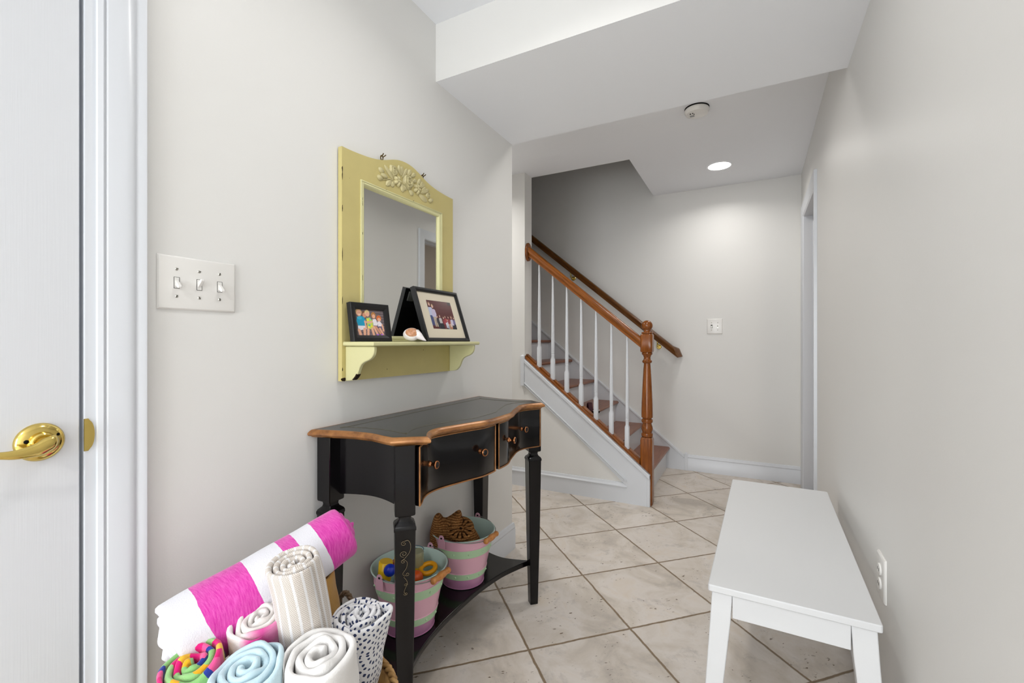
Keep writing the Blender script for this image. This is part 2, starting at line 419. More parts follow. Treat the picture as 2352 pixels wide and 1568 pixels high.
# cap moulding along the top, bead along the lower edge, baseboard bead, end strip
def slope_bar(f, x0, x1, h, y0, y1): return prism([(x0, f(x0)), (x1, f(x1)), (x1, f(x1)-h), (x0, f(x0)-h)], y0, y1, 'y')
struct('cap_moulding', slope_bar(zt, xl, xr_+.004, .034, YB-.009, YK+.012), 'trim', parent=tr3, bevel=.006, seg=3)
g = slope_bar(lambda x: zlow(x)+.006, xl, -.735, .012, YB-.008, YK); slope_bar(lambda x: zlow(x)-.008, xl, -.752, .016, YB-.004, YK, ) 
struct('panel_bead', g, 'trim', parent=tr3, bevel=.004, seg=3)
struct('panel_bead', slope_bar(lambda x: zlow(x)-.008, xl, -.752, .016, YB-.003, YK), 'trim', parent=tr3, bevel=.004, seg=3)
g = rings([[(x, YB+.001-d, h) for d, h in [(0, .096), (.001, .098), (.0, .104), (.006, .108), (.006, .114), (.0, .118), (-.003, .125), (-.006, .134), (-.016, .136), (-.016, .096)]] for x in (-4.2, -.735)])
struct('baseboard_bead', g, 'trim', parent=tr3, smooth=True)
struct('end_strip', box(xr_-.016, xr_+.004, YB-.004, YK+.03, 0, zt(xr_)-.01), 'trim', parent=tr3, bevel=.002)
g = box(XE-.028, XE+.003, YK-.020, YK+.001, .76, .985); v_ = [(XE-.028, YK-.02, .985), (XE+.003, YK-.02, .985), (XE+.003, YK, .985), (XE-.028, YK, .985), (XE-.0125, YK-.01, .997)]
g.add(v_, [(0, 1, 4), (1, 2, 4), (2, 3, 4), (3, 0, 4)])
struct('trim_4', g, 'trim', bevel=.002)
# far skirt board beside the stairs
def zsk(x): return .120-.820*(x+.492)
g = prism([(-4.2, zsk(-4.2)), (-.492, zsk(-.492)), (-.492, 0), (-4.2, 0)], YF-.014, YF+.002, 'y')
tr5 = struct('trim_5', g, 'trim')
struct('skirt_cap', slope_bar(lambda x: zsk(x)+.006, -4.2, -.492, .026, YF-.022, YF), 'trim', parent=tr5, bevel=.005, seg=3)
g = box(-.492, -.466, YF-.020, YF+.001, 0, .142); g.add([(-.492, YF-.02, .142), (-.466, YF-.02, .142), (-.466, YF, .142), (-.492, YF, .142), (-.479, YF-.01, .153)], [(0, 1, 4), (1, 2, 4), (2, 3, 4), (3, 0, 4)])
struct('skirt_block', g, 'trim', parent=tr5, bevel=.002)

# ---------------------------------------------------------------- staircase
stair = empty('staircase', (-.62, 3.6, 0), 'flight of stairs with oak treads and white risers behind the railing', 'staircase')
YN, YFR = YK+.006, YF-.015
for k in range(1, 13):
    xn = -.612-.222*(k-1); zt_ = .185*k
    y0 = YK+.084 if k == 1 else YK+.100
    y0n = YK+.090 if k <= 4 else YK+.124
    g = rings([[(xn-.25, y, zt_-.027), (xn-.012, y, zt_-.027), (xn-.004, y, zt_-.023), (xn, y, zt_-.0135), (xn-.004, y, zt_-.004), (xn-.012, y, zt_), (xn-.25, y, zt_)] for y in (y0n, YFR)])
    obj('tread', g, 'oak_y', stair, smooth=True)
    obj('riser', box(xn-.04, xn-.026, y0n, YFR, .185*(k-1), zt_-.027), 'trim', stair)
g = prism([(-.655, .0), (-.62, 0), (-.62, .16), (-.655, .16)], YK+.082, YK+.125, 'y')
# ---------------------------------------------------------------- balustrade
rail = empty('stair_railing', (-.613, 3.118, 0), 'varnished oak handrail on white turned balusters with an oak newel post at its foot', 'railing')
YC = 3.118
# shoe rail: oak strip with fillets between the balusters
def zshoe(x): return zcap(x)+.022
BX = [-1.41+.1105*i for i in range(7)]
obj('shoe_rail', slope_bar(lambda x: zshoe(x), XE, -.655, .045, YK+.003, YC+.045), 'oak_x', rail, bevel=.003)
ends = [XE]+BX+[-.655]
for i in range(8):
    a = ends[i]+(.019 if i else 0); b = ends[i+1]-(.019 if i < 7 else 0)
    obj('shoe_fillet', slope_bar(lambda x: zshoe(x)+.012, a, b, .014, YC-.019, YC+.019), 'oak_x', rail, bevel=.003)
# hand rail
def zrail(x): return 1.136-.823*(x+.662)       # top line
hp = [(-.020, -.075), (.020, -.075), (.020, -.060), (.024, -.052), (.030, -.040), (.031, -.022), (.025, -.008), (.012, 0), (-.012, 0), (-.025, -.008), (-.031, -.022), (-.030, -.040), (-.024, -.052), (-.020, -.060)]
g = rings([[(x, YC+a, zrail(x)+b) for a, b in hp] for x in (-1.5, -.650)])
obj('handrail', g, 'oak_x', rail, smooth=True)
# rosette on the wall end
g = G(); n = 28; rs = []
for xx, s_ in ((XE, 1), (XE+.012, 1), (XE+.018, .9), (XE+.019, .8)):
    rs.append([(xx, YC+.005+.044*s_*math.cos(2*PI*i/n)*1.05, 1.781+.070*s_*math.sin(2*PI*i/n)) for i in range(n)])
obj('rosette', rings(rs), 'oak_z', rail, smooth=True)
# balusters
def sq(cx, cy, z, h, ch=.0):
    if ch <= 0: ch = h*.12
    return [(cx+a, cy+b, z) for a, b in ((h, h-ch), (h-ch, h), (-h+ch, h), (-h, h-ch), (-h, -h+ch), (-h+ch, -h), (h-ch, -h), (h, -h+ch))]
def rnd(cx, cy, z, r, n=8, k=2): return None
def turned(cx, cy, levels, n=16):
    """levels: (z, half, kind) kind 's' square or 'r' round -> one continuous loft with n-gon rings"""
    rs = []
    for z, h, kd in levels:
        ring = []
        for i in range(n):
            a = 2*PI*(i+.5)/n
            if kd == 'r': ring.append((cx+h*math.cos(a), cy+h*math.sin(a), z))
            else:
                m_ = max(abs(math.cos(a)), abs(math.sin(a))); q = min(h/m_, h*1.33)
                ring.append((cx+q*math.cos(a), cy+q*math.sin(a), z))
        rs.append(ring)
    return rings(rs)
bal_me = None
def make_baluster(bx):
    zb = zshoe(bx)-.004; zt2 = zrail(bx)-.073+.006; s0 = zb+.148
    lv_ = [(zb, .0150, 's'), (s0, .0150, 's'), (s0+.016, .0112, 'r'), (s0+.020, .0118, 'r'), (s0+.044, .0118, 'r'), (s0+.045, .0105, 'r'), (s0+.048, .0105, 'r'), (s0+.050, .0125, 'r'), (s0+.054, .0125, 'r'), (s0+.056, .0108, 'r'), (s0+.060, .0118, 'r'), (s0+.11, .0125, 'r'), (s0+.3, .0105, 'r'), (zt2, .0062, 'r')]
    return turned(bx, YC, lv_)
b0 = obj('baluster', make_baluster(BX[0]), 'trim', rail, smooth=True)
for i in range(1, 7):
    c = b0.copy(); COL.objects.link(c); c.parent = rail
    dx = BX[i]-BX[0]; c.location = (dx, 0, -.8185*dx)
# newel
nx, ny = -.613, 3.118
nl = [(0.0, .034, 's'), (.01, .039, 's'), (.435, .039, 's'), (.452, .034, 's'), (.4525, .030, 'r'), (.456, .036, 'r'), (.468, .038, 'r'), (.478, .036, 'r'), (.481, .031, 'r'), (.490, .033, 'r'), (.506, .0375, 'r'), (.522, .036, 'r'), (.538, .030, 'r'), (.546, .0285, 'r'), (.549, .034, 'r'), (.560, .0375, 'r'), (.570, .036, 'r'), (.574, .029, 'r'), (.580, .030, 'r'), (.584, .037, 'r'), (.60, .0375, 'r'), (.68, .036, 'r'), (.8, .0305, 'r'), (.90, .025, 'r'), (.948, .0215, 'r'), (.950, .027, 'r'), (.957, .032, 'r'), (.965, .032, 'r'), (.971, .025, 'r'), (.985, .0215, 'r'), (1.0, .026, 'r'), (1.008, .034, 'r'), (1.016, .0355, 'r'), (1.022, .032, 'r'), (1.0225, .035, 's'), (1.03, .039, 's'), (1.138, .039, 's'), (1.146, .034, 's'), (1.1465, .026, 'r')]
nw = obj('newel_post', turned(nx, ny, nl, 24), 'oak_z', rail, smooth=True)
prof = [(.026, 1.1465), (.036, 1.148), (.038, 1.152), (.035, 1.157), (.024, 1.160), (.021, 1.165), (.024, 1.170)]
prof += [(.0365*math.cos(a), 1.2015+.0365*math.sin(a)) for a in [math.radians(q) for q in range(-52, 91, 12)]]+[(.0002, 1.238)]
obj('ball_cap', lathe(prof, (nx, ny, 0), n=32), 'oak_z', nw, smooth='all')
# wall-mounted rail on the far wall
wr = empty('wall_handrail', (-.53, 4.03, 1.0), 'darker oak handrail fixed on brass brackets along the far stairway wall', 'handrail')
def zwr(x): return 1.032-.8215*(x+.544)
hp2 = [(-.018, -.070), (.018, -.070), (.020, -.050), (.028, -.036), (.029, -.018), (.022, -.005), (.008, 0), (-.008, 0), (-.022, -.005), (-.029, -.018), (-.028, -.036), (-.020, -.050)]
sl = Vector((1, 0, -.8215)).normalized()
g = rings([[(x+(-.0 if x < -1 else b*-.5), 4.025+a, zwr(x+(-.0 if x < -1 else b*-.5))+b) for a, b in hp2] for x in (-3.6, -.575)])
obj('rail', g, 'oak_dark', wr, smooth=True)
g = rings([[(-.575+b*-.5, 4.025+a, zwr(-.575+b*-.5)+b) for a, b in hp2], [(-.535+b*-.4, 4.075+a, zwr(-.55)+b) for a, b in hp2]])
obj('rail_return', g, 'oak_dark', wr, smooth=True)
for bx in (-.705, -1.495, -2.4):
    zz = zwr(bx)-.07
    br = obj('bracket', tube(catmull([(bx, 4.025, zz+.004), (bx, 4.027, zz-.02), (bx, 4.045, zz-.045), (bx, 4.09, zz-.045)], 5), .006), 'brass', wr, smooth='all')
    obj('bracket_plate', lathe([(.0001, 0), (.018, 0), (.022, .004), (.022, .008)], (bx, 4.094, zz-.045), (0, 1, 0), 20), 'brass', br, smooth=True)
    g = lathe([(.0001, -.008), (.007, -.006), (.008, 0), (.005, .006)], (bx, 4.027, zz-.03), (0, 0, 1), 12)
    obj('bracket_finial', g, 'brass', br, smooth='all')

# ---------------------------------------------------------------- lights
def downlight(x, y, z, power, label, color=(1, .975, .94), vis=True):
    o = empty('recessed_light', (x, y, z), label, 'ceiling light')
    g = lathe([(.076, .001), (.076, -.002), (.088, -.004), (.092, -.001), (.092, .001)], (x, y, z), n=40)
    obj('trim_ring', g, 'ceil', o, smooth=True)
    g = lathe([(.0001, -.0025), (.075, -.0025), (.076, 0)], (x, y, z), n=40)
    obj('lens', g, 'lamp', o, smooth=True)
    area('lamp_light', (x, y, z-.012), (0, 0, 0), .14, .14, power, color, 'DISK', math.radians(150))
downlight(-.197, 3.625, CZ, 4.0, 'lit round recessed ceiling light past the beam, near the far wall')
downlight(-.45, .90, CF, 3.2, 'round recessed ceiling light above the console table, before the beam', (1, .98, .96))
downlight(-.45, 2.33, CZ, 3.6, 'added round recessed ceiling light hidden right behind the beam')  # unseen lamp added to brighten the middle of the hall
downlight(-2.0, 2.6, CZ, 8, 'added round recessed ceiling light, unseen in the side hall left of the stair wall')  # lamp added out of view to lift brightness around the stair wall
downlight(-.40, -1.2, CF, 12, 'added round recessed ceiling light, unseen in the hall behind the bench end', (1, .98, .96))  # lamp added behind the camera as extra fill
area('side_room_lamp', (1.3, 3.0, 2.35), (0, 0, 0), .3, .3, 5, (1, .88, .75))

# smoke detector
sd = empty('smoke_detector', (-.255, 2.672, CZ), 'round white smoke detector on the ceiling behind the beam', 'smoke detector')
c = (-.258, 2.672, CZ)
obj('mounting_base', lathe([(.0001, 0), (.064, 0), (.064, -.006), (.058, -.008), (.0001, -.008)], c, n=40), 'dark', sd)
obj('housing', lathe([(.062, -.006), (.064, -.010), (.064, -.018), (.056, -.032), (.040, -.038), (.0001, -.040)], c, n=40), 'plastic', sd, smooth=True)
g = box(c[0]-.035, c[0]-.012, c[1]-.012, c[1]+.004, CZ-.0415, CZ-.039)
obj('test_button', g, paint('button_grey', (150, 150, 150), .4, .4, 0), sd, bevel=.002)
for a, b in ((-.03, -.03), (-.018, -.034), (-.012, -.022)): obj('vent_hole', sphere((c[0]+a, c[1]+b, CZ-.038), .0035, 8), 'dark', sd)

# ---------------------------------------------------------------- switches and outlet
def plate_x(name, x, y0, y1, z0, z1, s, label, cat='light switch'):
    """bevelled plate on a wall facing +x*s"""
    o = empty(name, (x, (y0+y1)/2, (z0+z1)/2), label, cat)
    rs = [[(x+s*d, y, z) for y, z in ((y0+i, z0+i), (y1-i, z0+i), (y1-i, z1-i), (y0+i, z1-i))] for i, d in ((0, 0), (0, .0015), (.003, .0055), (.006, .0062))]
    obj('plate', rings(rs), 'plastic', o, bevel=.0008); return o
sw = plate_x('light_switch', XL, .495, .659, 1.165, 1.283, 1, 'large white triple light switch plate beside the door')
for i, (cy, up) in enumerate(((.5305, 0), (.5765, 1), (.621, 0))):
    x = XL+.0062; z = 1.2235
    obj('switch_slot', box(x-.001, x+.0006, cy-.0056, cy+.0056, z-.0125, z+.0125), 'dark', sw)
    ft = obj('switch_surround', box(x-.001, x+.0010, cy-.0048, cy+.0048, z-.0118, z+.0118), 'plastic', sw, bevel=.0004)
    zs = 1 if up else -1
    pr_ = [(x, z-.0065), (x, z+.0065), (x+.0135, z+zs*.0095+.0035), (x+.0148, z+zs*.0095), (x+.0135, z+zs*.0095-.0035)]
    g = prism([(a, b) for a, b in pr_], cy-.0035, cy+.0035, 'y')
    obj('toggle', g, 'plastic', sw, bevel=.0008)
    for sz in (1.194, 1.2535):
        sc = obj('screw', lathe([(.0001, .0016), (.0022, .0013), (.0034, 0)], (x-.0001, cy, sz), (1, 0, 0), 16), 'screw', sw, smooth=True)
        a = random.random()*PI; ca, sa = math.cos(a), math.sin(a); L_, W_ = .0031, .00045
        q = [(cy+u*ca-v2*sa, sz+u*sa+v2*ca) for u, v2 in ((-L_, -W_), (L_, -W_), (L_, W_), (-L_, W_))]
        obj('screw_slot', prism(q, x+.001, x+.0017, 'x'), 'dark', sc)
# far switch
o = empty('light_switch', (-.257, YF, 1.22), 'small white double light switch plate on the far wall', 'light switch')
x0, x1, z0, z1 = -.317, -.199, 1.158, 1.284
rs = [[(x, YF-d, z) for x, z in ((x0+i, z0+i), (x1-i, z0+i), (x1-i, z1-i), (x0+i, z1-i))] for i, d in ((0, 0), (0, .0015), (.003, .0055), (.006, .0062))]
obj('plate', rings(rs), 'plastic', o, bevel=.0008)
for cx, up in ((-.281, 0), (-.235, 1)):
    obj('switch_slot', box(cx-.0060, cx+.0060, YF-.0068, YF-.005, 1.207, 1.234), 'dark' if not up else 'screw', o)
    z = 1.2205; zs = 1 if up else -1
    obj('toggle', prism([(YF-.006, z-.0065), (YF-.006, z+.0065), (YF-.0195, z+zs*.0095+.0035), (YF-.0208, z+zs*.0095), (YF-.0195, z+zs*.0095-.0035)], cx-.0038, cx+.0038, 'x'), 'plastic', o, bevel=.0008)
    for sz in (1.190, 1.251): obj('screw', lathe([(.0001, .0016), (.0022, .0013), (.0038, 0)], (cx, YF-.0062, sz), (0, -1, 0), 12), 'screw', o, smooth=True)
# outlet on right wall
xo = XR(1.57)
ou = empty('power_outlet', (xo, 1.57, .45), 'white electrical outlet plate low on the right wall above the bench end', 'outlet')
rs = [[(xo-d, y, z) for y, z in ((1.53+i, .39+i), (1.612-i, .39+i), (1.612-i, .508-i), (1.53+i, .508-i))] for i, d in ((0, -.002), (0, .0035), (.0035, .0062), (.006, .0066))]
obj('plate', rings(rs), 'plastic', ou, bevel=.001)
for cz in (.4295, .4685):
    g = lathe([(.0165, 0), (.0165, .003), (.015, .0042), (.0001, .0042)], (xo-.006, 1.571, cz), (-1, 0, 0), 24)
    so = obj('socket', g, 'plastic', ou, smooth=True)
    g = box(xo-.0106, xo-.0095, 1.5635, 1.565, cz-.003, cz+.005); box(xo-.0106, xo-.0095, 1.577, 1.5785, cz-.003, cz+.005, g=g)
    obj('socket_slot', g, 'dark', so)

# ---------------------------------------------------------------- bench
be = empty('bench', (.098, 1.825, 0), 'low white painted wooden bench standing along the right wall', 'bench', rz=-math.radians(-1.35)*-1)
be.rotation_euler = (0, 0, -math.radians(1.45))
HX, HY = .1835, .525
g = G(); n_ = 10; pl = []
for sx, sy in ((1, 1), (-1, 1), (-1, -1), (1, -1)):
    for k in range(4):
        a = {(1, 1): 0, (-1, 1): PI/2, (-1, -1): PI, (1, -1): 1.5*PI}[(sx, sy)]+k/3*PI/2
        pl.append((sx*(HX-.006)+.006*math.cos(a), sy*(HY-.006)+.006*math.sin(a)))
obj('seat', prism(pl, .432, .45, 'z'), 'white_lacquer', be, bevel=.0025, world=False)
for sx in (-1, 1):
    for sy in (-1, 1):
        rs = []
        for z, dx, hw in ((.432, 0, .0245), (.36, .004, .0245), (0, .034, .0175)):
            cx = sx*(HX-.0335+dx); cy = sy*(HY-.0335+dx)
            rs.append([(cx+a*hw, cy+b*hw, z) for a, b in ((1, 1), (-1, 1), (-1, -1), (1, -1))])
        obj('leg', rings(rs), 'white_lacquer', be, bevel=.0025, world=False)
for s in (-1, 1):
    obj('end_apron', box(-HX+.058, HX-.058, s*(HY-.0335)-.013+s*.010, s*(HY-.0335)+.013+s*.010, .370, .432), 'white_lacquer', be, bevel=.0015, world=False)
    obj('side_apron', box(s*(HX-.0335)-.012+s*.010, s*(HX-.0335)+.012+s*.010, -HY+.058, HY-.058, .370, .432), 'white_lacquer', be, bevel=.0015, world=False)
# ---------------------------------------------------------------- console table
YCc = 1.325
XFt = [(0, -.745), (.08, -.748), (.14, -.768), (.21, -.789), (.26, -.803), (.30, -.800), (.335, -.784), (.372, -.757)]
def smooth_tab(tab, k=5):
    return [(p[0], p[1]) for p in catmull([(a, b, 0) for a, b in tab], k)]
XFs = smooth_tab([(-.08, -.748)]+XFt)
XFs = [p for p in XFs if p[0] >= -.001]
half = [(u, x) for u, x in XFs]                         # centre -> chamfer inner corner
side = [(.426, -.828), (.421, -.864), (.411, -.914), (.414, -.977), (.430, -1.045), (.449, -1.108)]
side = [(p[0], p[1]) for p in catmull([(a, b, 0) for a, b in side], 4)]
oneside = half+side
outline = [(x, YCc+u) for u, x in oneside]+[(x, YCc-u) for u, x in reversed(oneside)][:-1]
def offset(poly, d):
    n = len(poly); out = []; A = sum(poly[i][0]*poly[(i+1) % n][1]-poly[(i+1) % n][0]*poly[i][1] for i in range(n)); s = 1 if A > 0 else -1
    for i in range(n):
        a, b, c_ = Vector(poly[i-1]), Vector(poly[i]), Vector(poly[(i+1) % n])
        n1 = Vector(((b-a).y, -(b-a).x)).normalized()*s; n2 = Vector(((c_-b).y, -(c_-b).x)).normalized()*s
        m_ = (n1+n2).normalized(); k = 1/max(.5, m_.dot(n1)); q = b+m_*d*k
        out.append((max(q.x, XL+.004), q.y))
    return out
ct = empty('console_table', (-.93, YCc, 0), 'black lacquered console table with gilded edges and serpentine front against the left wall', 'table')
TZ = .843
def topring(d, z): return [(x, y, z) for x, y in offset(outline, d)]
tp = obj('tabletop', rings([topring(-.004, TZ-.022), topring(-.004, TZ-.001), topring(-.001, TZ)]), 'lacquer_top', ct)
lev = [(-.010, TZ-.0215), (.0, TZ-.0215), (.002, TZ-.0185), (.004, TZ-.0175), (.0085, TZ-.016), (.011, TZ-.012), (.010, TZ-.008), (.006, TZ-.004), (.003, TZ-.002), (.001, TZ), (-.0015, TZ+.0004), (-.004, TZ-.001)]
obj('gilded_edge', rings([topring(a, z) for a, z in lev], cap=False), 'gilt', tp, smooth=True)
stripe = offset(outline, -.055)
obj('pinstripe', tube([(max(x, -1.06), y, TZ+.0001) for x, y in stripe], .0008, 4, closed=True), paint('faded_gold', (92, 86, 68), .4, .3, 0), tp)
XA = [(p[0], p[1]) for p in catmull([(-.08, -.748, 0), (0, -.745, 0), (.08, -.748, 0), (.14, -.768, 0), (.21, -.789, 0), (.26, -.801, 0), (.30, -.800, 0), (.335, -.788, 0), (.365, -.770, 0), (.392, -.757, 0)], 5) if p[0] >= -.001]
def xf(y, off=0): return lerp(XA, abs(y-YCc))-.02+off
# legs
def leg(cx, cy, rot, h=.0265):
    prof = [(.822, h), (.642, h), (.638, h*.96), (.633, h*.62), (.627, h*.58), (.620, h*.66), (.612, h*.98), (.606, h*1.08), (.600, h*1.08), (.597, h*1.02), (.30, h*.86), (0, h*.62)]
    rs = []
    for z, a in prof:
        c_, s_ = math.cos(rot), math.sin(rot)
        rs.append([(cx+p[0]*c_-p[1]*s_, cy+p[0]*s_+p[1]*c_, z) for p in [(q[0], q[1]) for q in sq(0, 0, 0, a, .002)]])
    return rings(rs)
LP = [(-.815, .931, PI/4), (-.806, 1.718, PI/4), (-1.075, .912, 0), (-1.075, 1.738, 0)]
legs = [obj('leg', leg(*p), 'lacquer', ct, smooth=True) for p in LP]
# painted scroll on the near front leg
nx_, ny_ = math.sqrt(.5), -math.sqrt(.5)
def legpt(a, z): # a across the leg face, on the face that looks into the hall
    h = .0278*lerp([(0, .62), (.30, .86), (.6, 1.02)], z)/1.02*1.0+.0006
    return (-.815+nx_*h+math.sqrt(.5)*a, .931+ny_*h+math.sqrt(.5)*a, z)
def spiral(ca, cz, r, a0, turns, dirn=1, n=26):
    return [(ca+r*(1-i/n*.85)*math.cos(a0+dirn*2*PI*turns*i/n), cz+r*(1-i/n*.85)*math.sin(a0+dirn*2*PI*turns*i/n)) for i in range(n)]
def curve_pts(l): return catmull([(a, b, 0) for a, b in l], 6)
sc_lines = [[(p.x, p.y) for p in curve_pts([(-.002, .574), (.006, .575), (.011, .562), (.009, .545), (.001, .532), (-.006, .524)])],
            spiral(-.003, .568, .006, PI/2, 1.3), spiral(-.003, .541, .0085, -PI/2, 1.5, -1), spiral(-.004, .521, .005, PI/2, 1.2),
            [(p.x, p.y) for p in curve_pts([(-.004, .528), (.004, .518), (.002, .503), (-.005, .490), (-.001, .482)])],
            spiral(.004, .487, .005, -PI, 1.3), [(p.x, p.y) for p in curve_pts([(-.003, .48), (.003, .47), (.004, .46), (.0, .45), (-.002, .44), (.003, .433)])],
            spiral(.001, .459, .004, 0, 1.2), spiral(.001, .436, .0045, PI, 1.3, 1)]
scm = paint('scroll_paint', (150, 134, 104), .4, .3, 0)
for L_ in sc_lines:
    o = obj('painted_scroll', tube([legpt(a*1.25, z) for a, z in L_], .00052, 5), scm, legs[0])
# case behind the drawers, side panels, drawers
zb, ztp = .660, .822
ys = [YCc-.382+.764*i/70 for i in range(71)]
poly = [(-1.06, YCc-.37), (-.86, YCc-.375)]+[(xf(y, -.012), y) for y in ys]+[(-.86, YCc+.375), (-1.06, YCc+.37)]
obj('case', prism(poly, zb+.004, ztp, 'z'), 'lacquer', ct)
for s in (-1, 1):
    sp = [(-1.05, .402), (-.97, .387), (-.90, .387), (-.835, .399)]
    P_ = catmull([(a, b, 0) for a, b in sp], 6)
    g = rings([[(p.x, YCc+s*p.y, z) for z in (zb-.006+.006*math.sin(PI*i/(len(P_)-1)), ztp)]+[(p.x, YCc+s*(p.y-.018), z) for z in (ztp, zb-.006+.006*math.sin(PI*i/(len(P_)-1)))] for i, p in enumerate(P_)])
    obj('side_panel', g, 'lacquer', ct, smooth=True)
def knob(parent, y, z):
    x = xf(y, .009); dy = .003; nrm = Vector((1, -(xf(y+dy)-xf(y-dy))/(2*dy), 0)).normalized()
    g = lathe([(.0085, 0), (.0085, .003), (.005, .006), (.0045, .013), (.009, .0175), (.0118, .020), (.0125, .023), (.0112, .0262), (.0092, .0265), (.0085, .0250)], (x, y, z), nrm, 24)
    k = obj('knob', g, 'copper', parent, smooth='all')
    g = lathe([(.0088, .0248), (.0075, .0272), (.005, .0288), (.0001, .0295)], (x, y, z), nrm, 20)
    obj('knob_button', g, 'lacquer', k, smooth='all')
for (a, b) in ((YCc-.386, YCc-.012), (YCc+.012, YCc+.386)):
    yy = [a+(b-a)*i/44 for i in range(45)]
    g = rings([[(xf(y, -.010), y, zb), (xf(y, .006), y, zb), (xf(y, .009), y, zb+.004), (xf(y, .009), y, ztp-.006), (xf(y, -.010), y, ztp-.006)] for y in yy])
    d = obj('drawer', g, 'lacquer', ct, smooth=True)
    loop = [(xf(y, .0095), y, zb+.001) for y in yy]+[(xf(b, .0095), b, zb+(ztp-.006-zb)*i/8) for i in range(1, 9)]+[(xf(y, .0095), y, ztp-.006) for y in reversed(yy)][1:]+[(xf(a, .0095), a, ztp-.006-(ztp-.006-zb)*i/8) for i in range(1, 8)]
    obj('gilded_bead', tube(loop, .0024, 8, closed=True), 'gilt', d, smooth='all')
    for q in (.255, .775) if a < YCc-.1 else (.215, .76): knob(d, a+(b-a)*q, .744)
# lower shelf with a hollow front edge
SZ0, SZ1 = .152, .172
fr = [(-.822, .925), (-.845, .985), (-.875, 1.08), (-.893, 1.20), (-.897, 1.325), (-.893, 1.45), (-.875, 1.57), (-.845, 1.66), (-.818, 1.722)]
fr = [(p.x, p.y) for p in catmull([(a, b, 0) for a, b in fr], 5)]
sd_ = lambda s: [(p.x, p.y) for p in catmull([(-.85, YCc+s*.385, 0), (-.93, YCc+s*.365, 0), (-1.0, YCc+s*.375, 0), (-1.09, YCc+s*.405, 0)], 5)]
poly = fr+sd_(1)+list(reversed(sd_(-1)))
obj('lower_shelf', prism(poly, SZ0, SZ1, 'z'), 'lacquer', ct, bevel=.003)

# ---------------------------------------------------------------- mirror shelf on the wall
XB = -1.095
ms = empty('mirror_shelf', (XB, 1.26, .97), 'pale green painted wall mirror with a carved floral crest and small bracket shelf', 'mirror')
MY0, MY1, MZ0, MZ1 = .970, 1.548, .974, 1.688
GY0, GY1, GZ0, GZ1 = 1.046, 1.468, 1.098, 1.607   # opening in the board
crest = [(MY0, MZ1), (1.0, MZ1), (1.04, 1.690), (1.09, 1.695), (1.14, 1.706), (1.19, 1.725), (1.225, 1.735), (1.259, 1.738), (1.293, 1.735), (1.328, 1.725), (1.378, 1.706), (1.428, 1.695), (1.478, 1.690), (1.52, MZ1), (MY1, MZ1)]
crest = [(p.x, p.y) for p in catmull([(a, b, 0) for a, b in crest], 3)]
def board():
    g = G()
    # front made of strips so that the glass opening stays open
    g1 = prism([(MY0, MZ0), (MY1, MZ0), (MY1, GZ0), (MY0, GZ0)], XL+.004, XB, 'x', g=g)
    prism([(MY0, GZ0), (GY0, GZ0), (GY0, GZ1), (MY0, GZ1)], XL+.004, XB, 'x', g=g)
    prism([(GY1, GZ0), (MY1, GZ0), (MY1, GZ1), (GY1, GZ1)], XL+.004, XB, 'x', g=g)
    prism([(MY0, GZ1), (MY1, GZ1)]+list(reversed(crest)), XL+.004, XB, 'x', g=g)
    return g
g = board()
me_ = obj('back_board', g, 'cream', ms)
bm = bmesh.new(); bm.from_mesh(me_.data); bmesh.ops.remove_doubles(bm, verts=bm.verts, dist=.0004); bm.to_mesh(me_.data); bm.free()
obj('mirror_glass', box(XL+.004, XB-.008, GY0-.004, GY1+.004, GZ0-.004, GZ1+.004), 'mirror', ms)
# moulding around the glass
prf = [(0, -.012), (0, .003), (.003, .0045), (.006, .002), (.010, .004), (.014, .002), (.018, -.004), (.019, -.008), (.019, -.012)]
r = []
for cy, cz, sy, sz in ((GY0-.003, GZ0-.003, 1, 1), (GY1+.003, GZ0-.003, -1, 1), (GY1+.003, GZ1+.003, -1, -1), (GY0-.003, GZ1+.003, 1, -1)):
    r.append([(XB+d, cy+sy*o_, cz+sz*o_) for o_, d in prf])
r.append(r[0])
obj('mirror_moulding', rings(r, cap=False), 'cream_plain', ms, smooth=True)
# shelf board and brackets
g = rings([[(x, y, z) for y, z in ((0, 0),)] for x in (0,)], cap=False) if False else None
def shelf_ring(i, z): return [(XB+.0005, .973+i, z), (-.968-i, .973+i, z), (-.968-i, 1.556-i, z), (XB+.0005, 1.556-i, z)]
obj('shelf', rings([shelf_ring(.003, 1.0815), shelf_ring(0, 1.0845), shelf_ring(0, 1.0915), shelf_ring(.003, 1.0945)]), 'cream_plain', ms, bevel=.001)
bp = [(.118, 1.0805), (.117, 1.065), (.112, 1.052), (.099, 1.041), (.080, 1.034), (.066, 1.026), (.058, 1.014), (.052, 1.0), (.042, .986), (.028, .977), (0, .974)]
bp = [(p.x, p.y) for p in catmull([(a, b, 0) for a, b in bp], 4)]
for y0 in (.983, 1.523):
    obj('shelf_bracket', prism([(XB, 1.0805)]+[(XB+a, b) for a, b in bp], y0, y0+.014, 'y'), 'cream_plain', ms, bevel=.003)
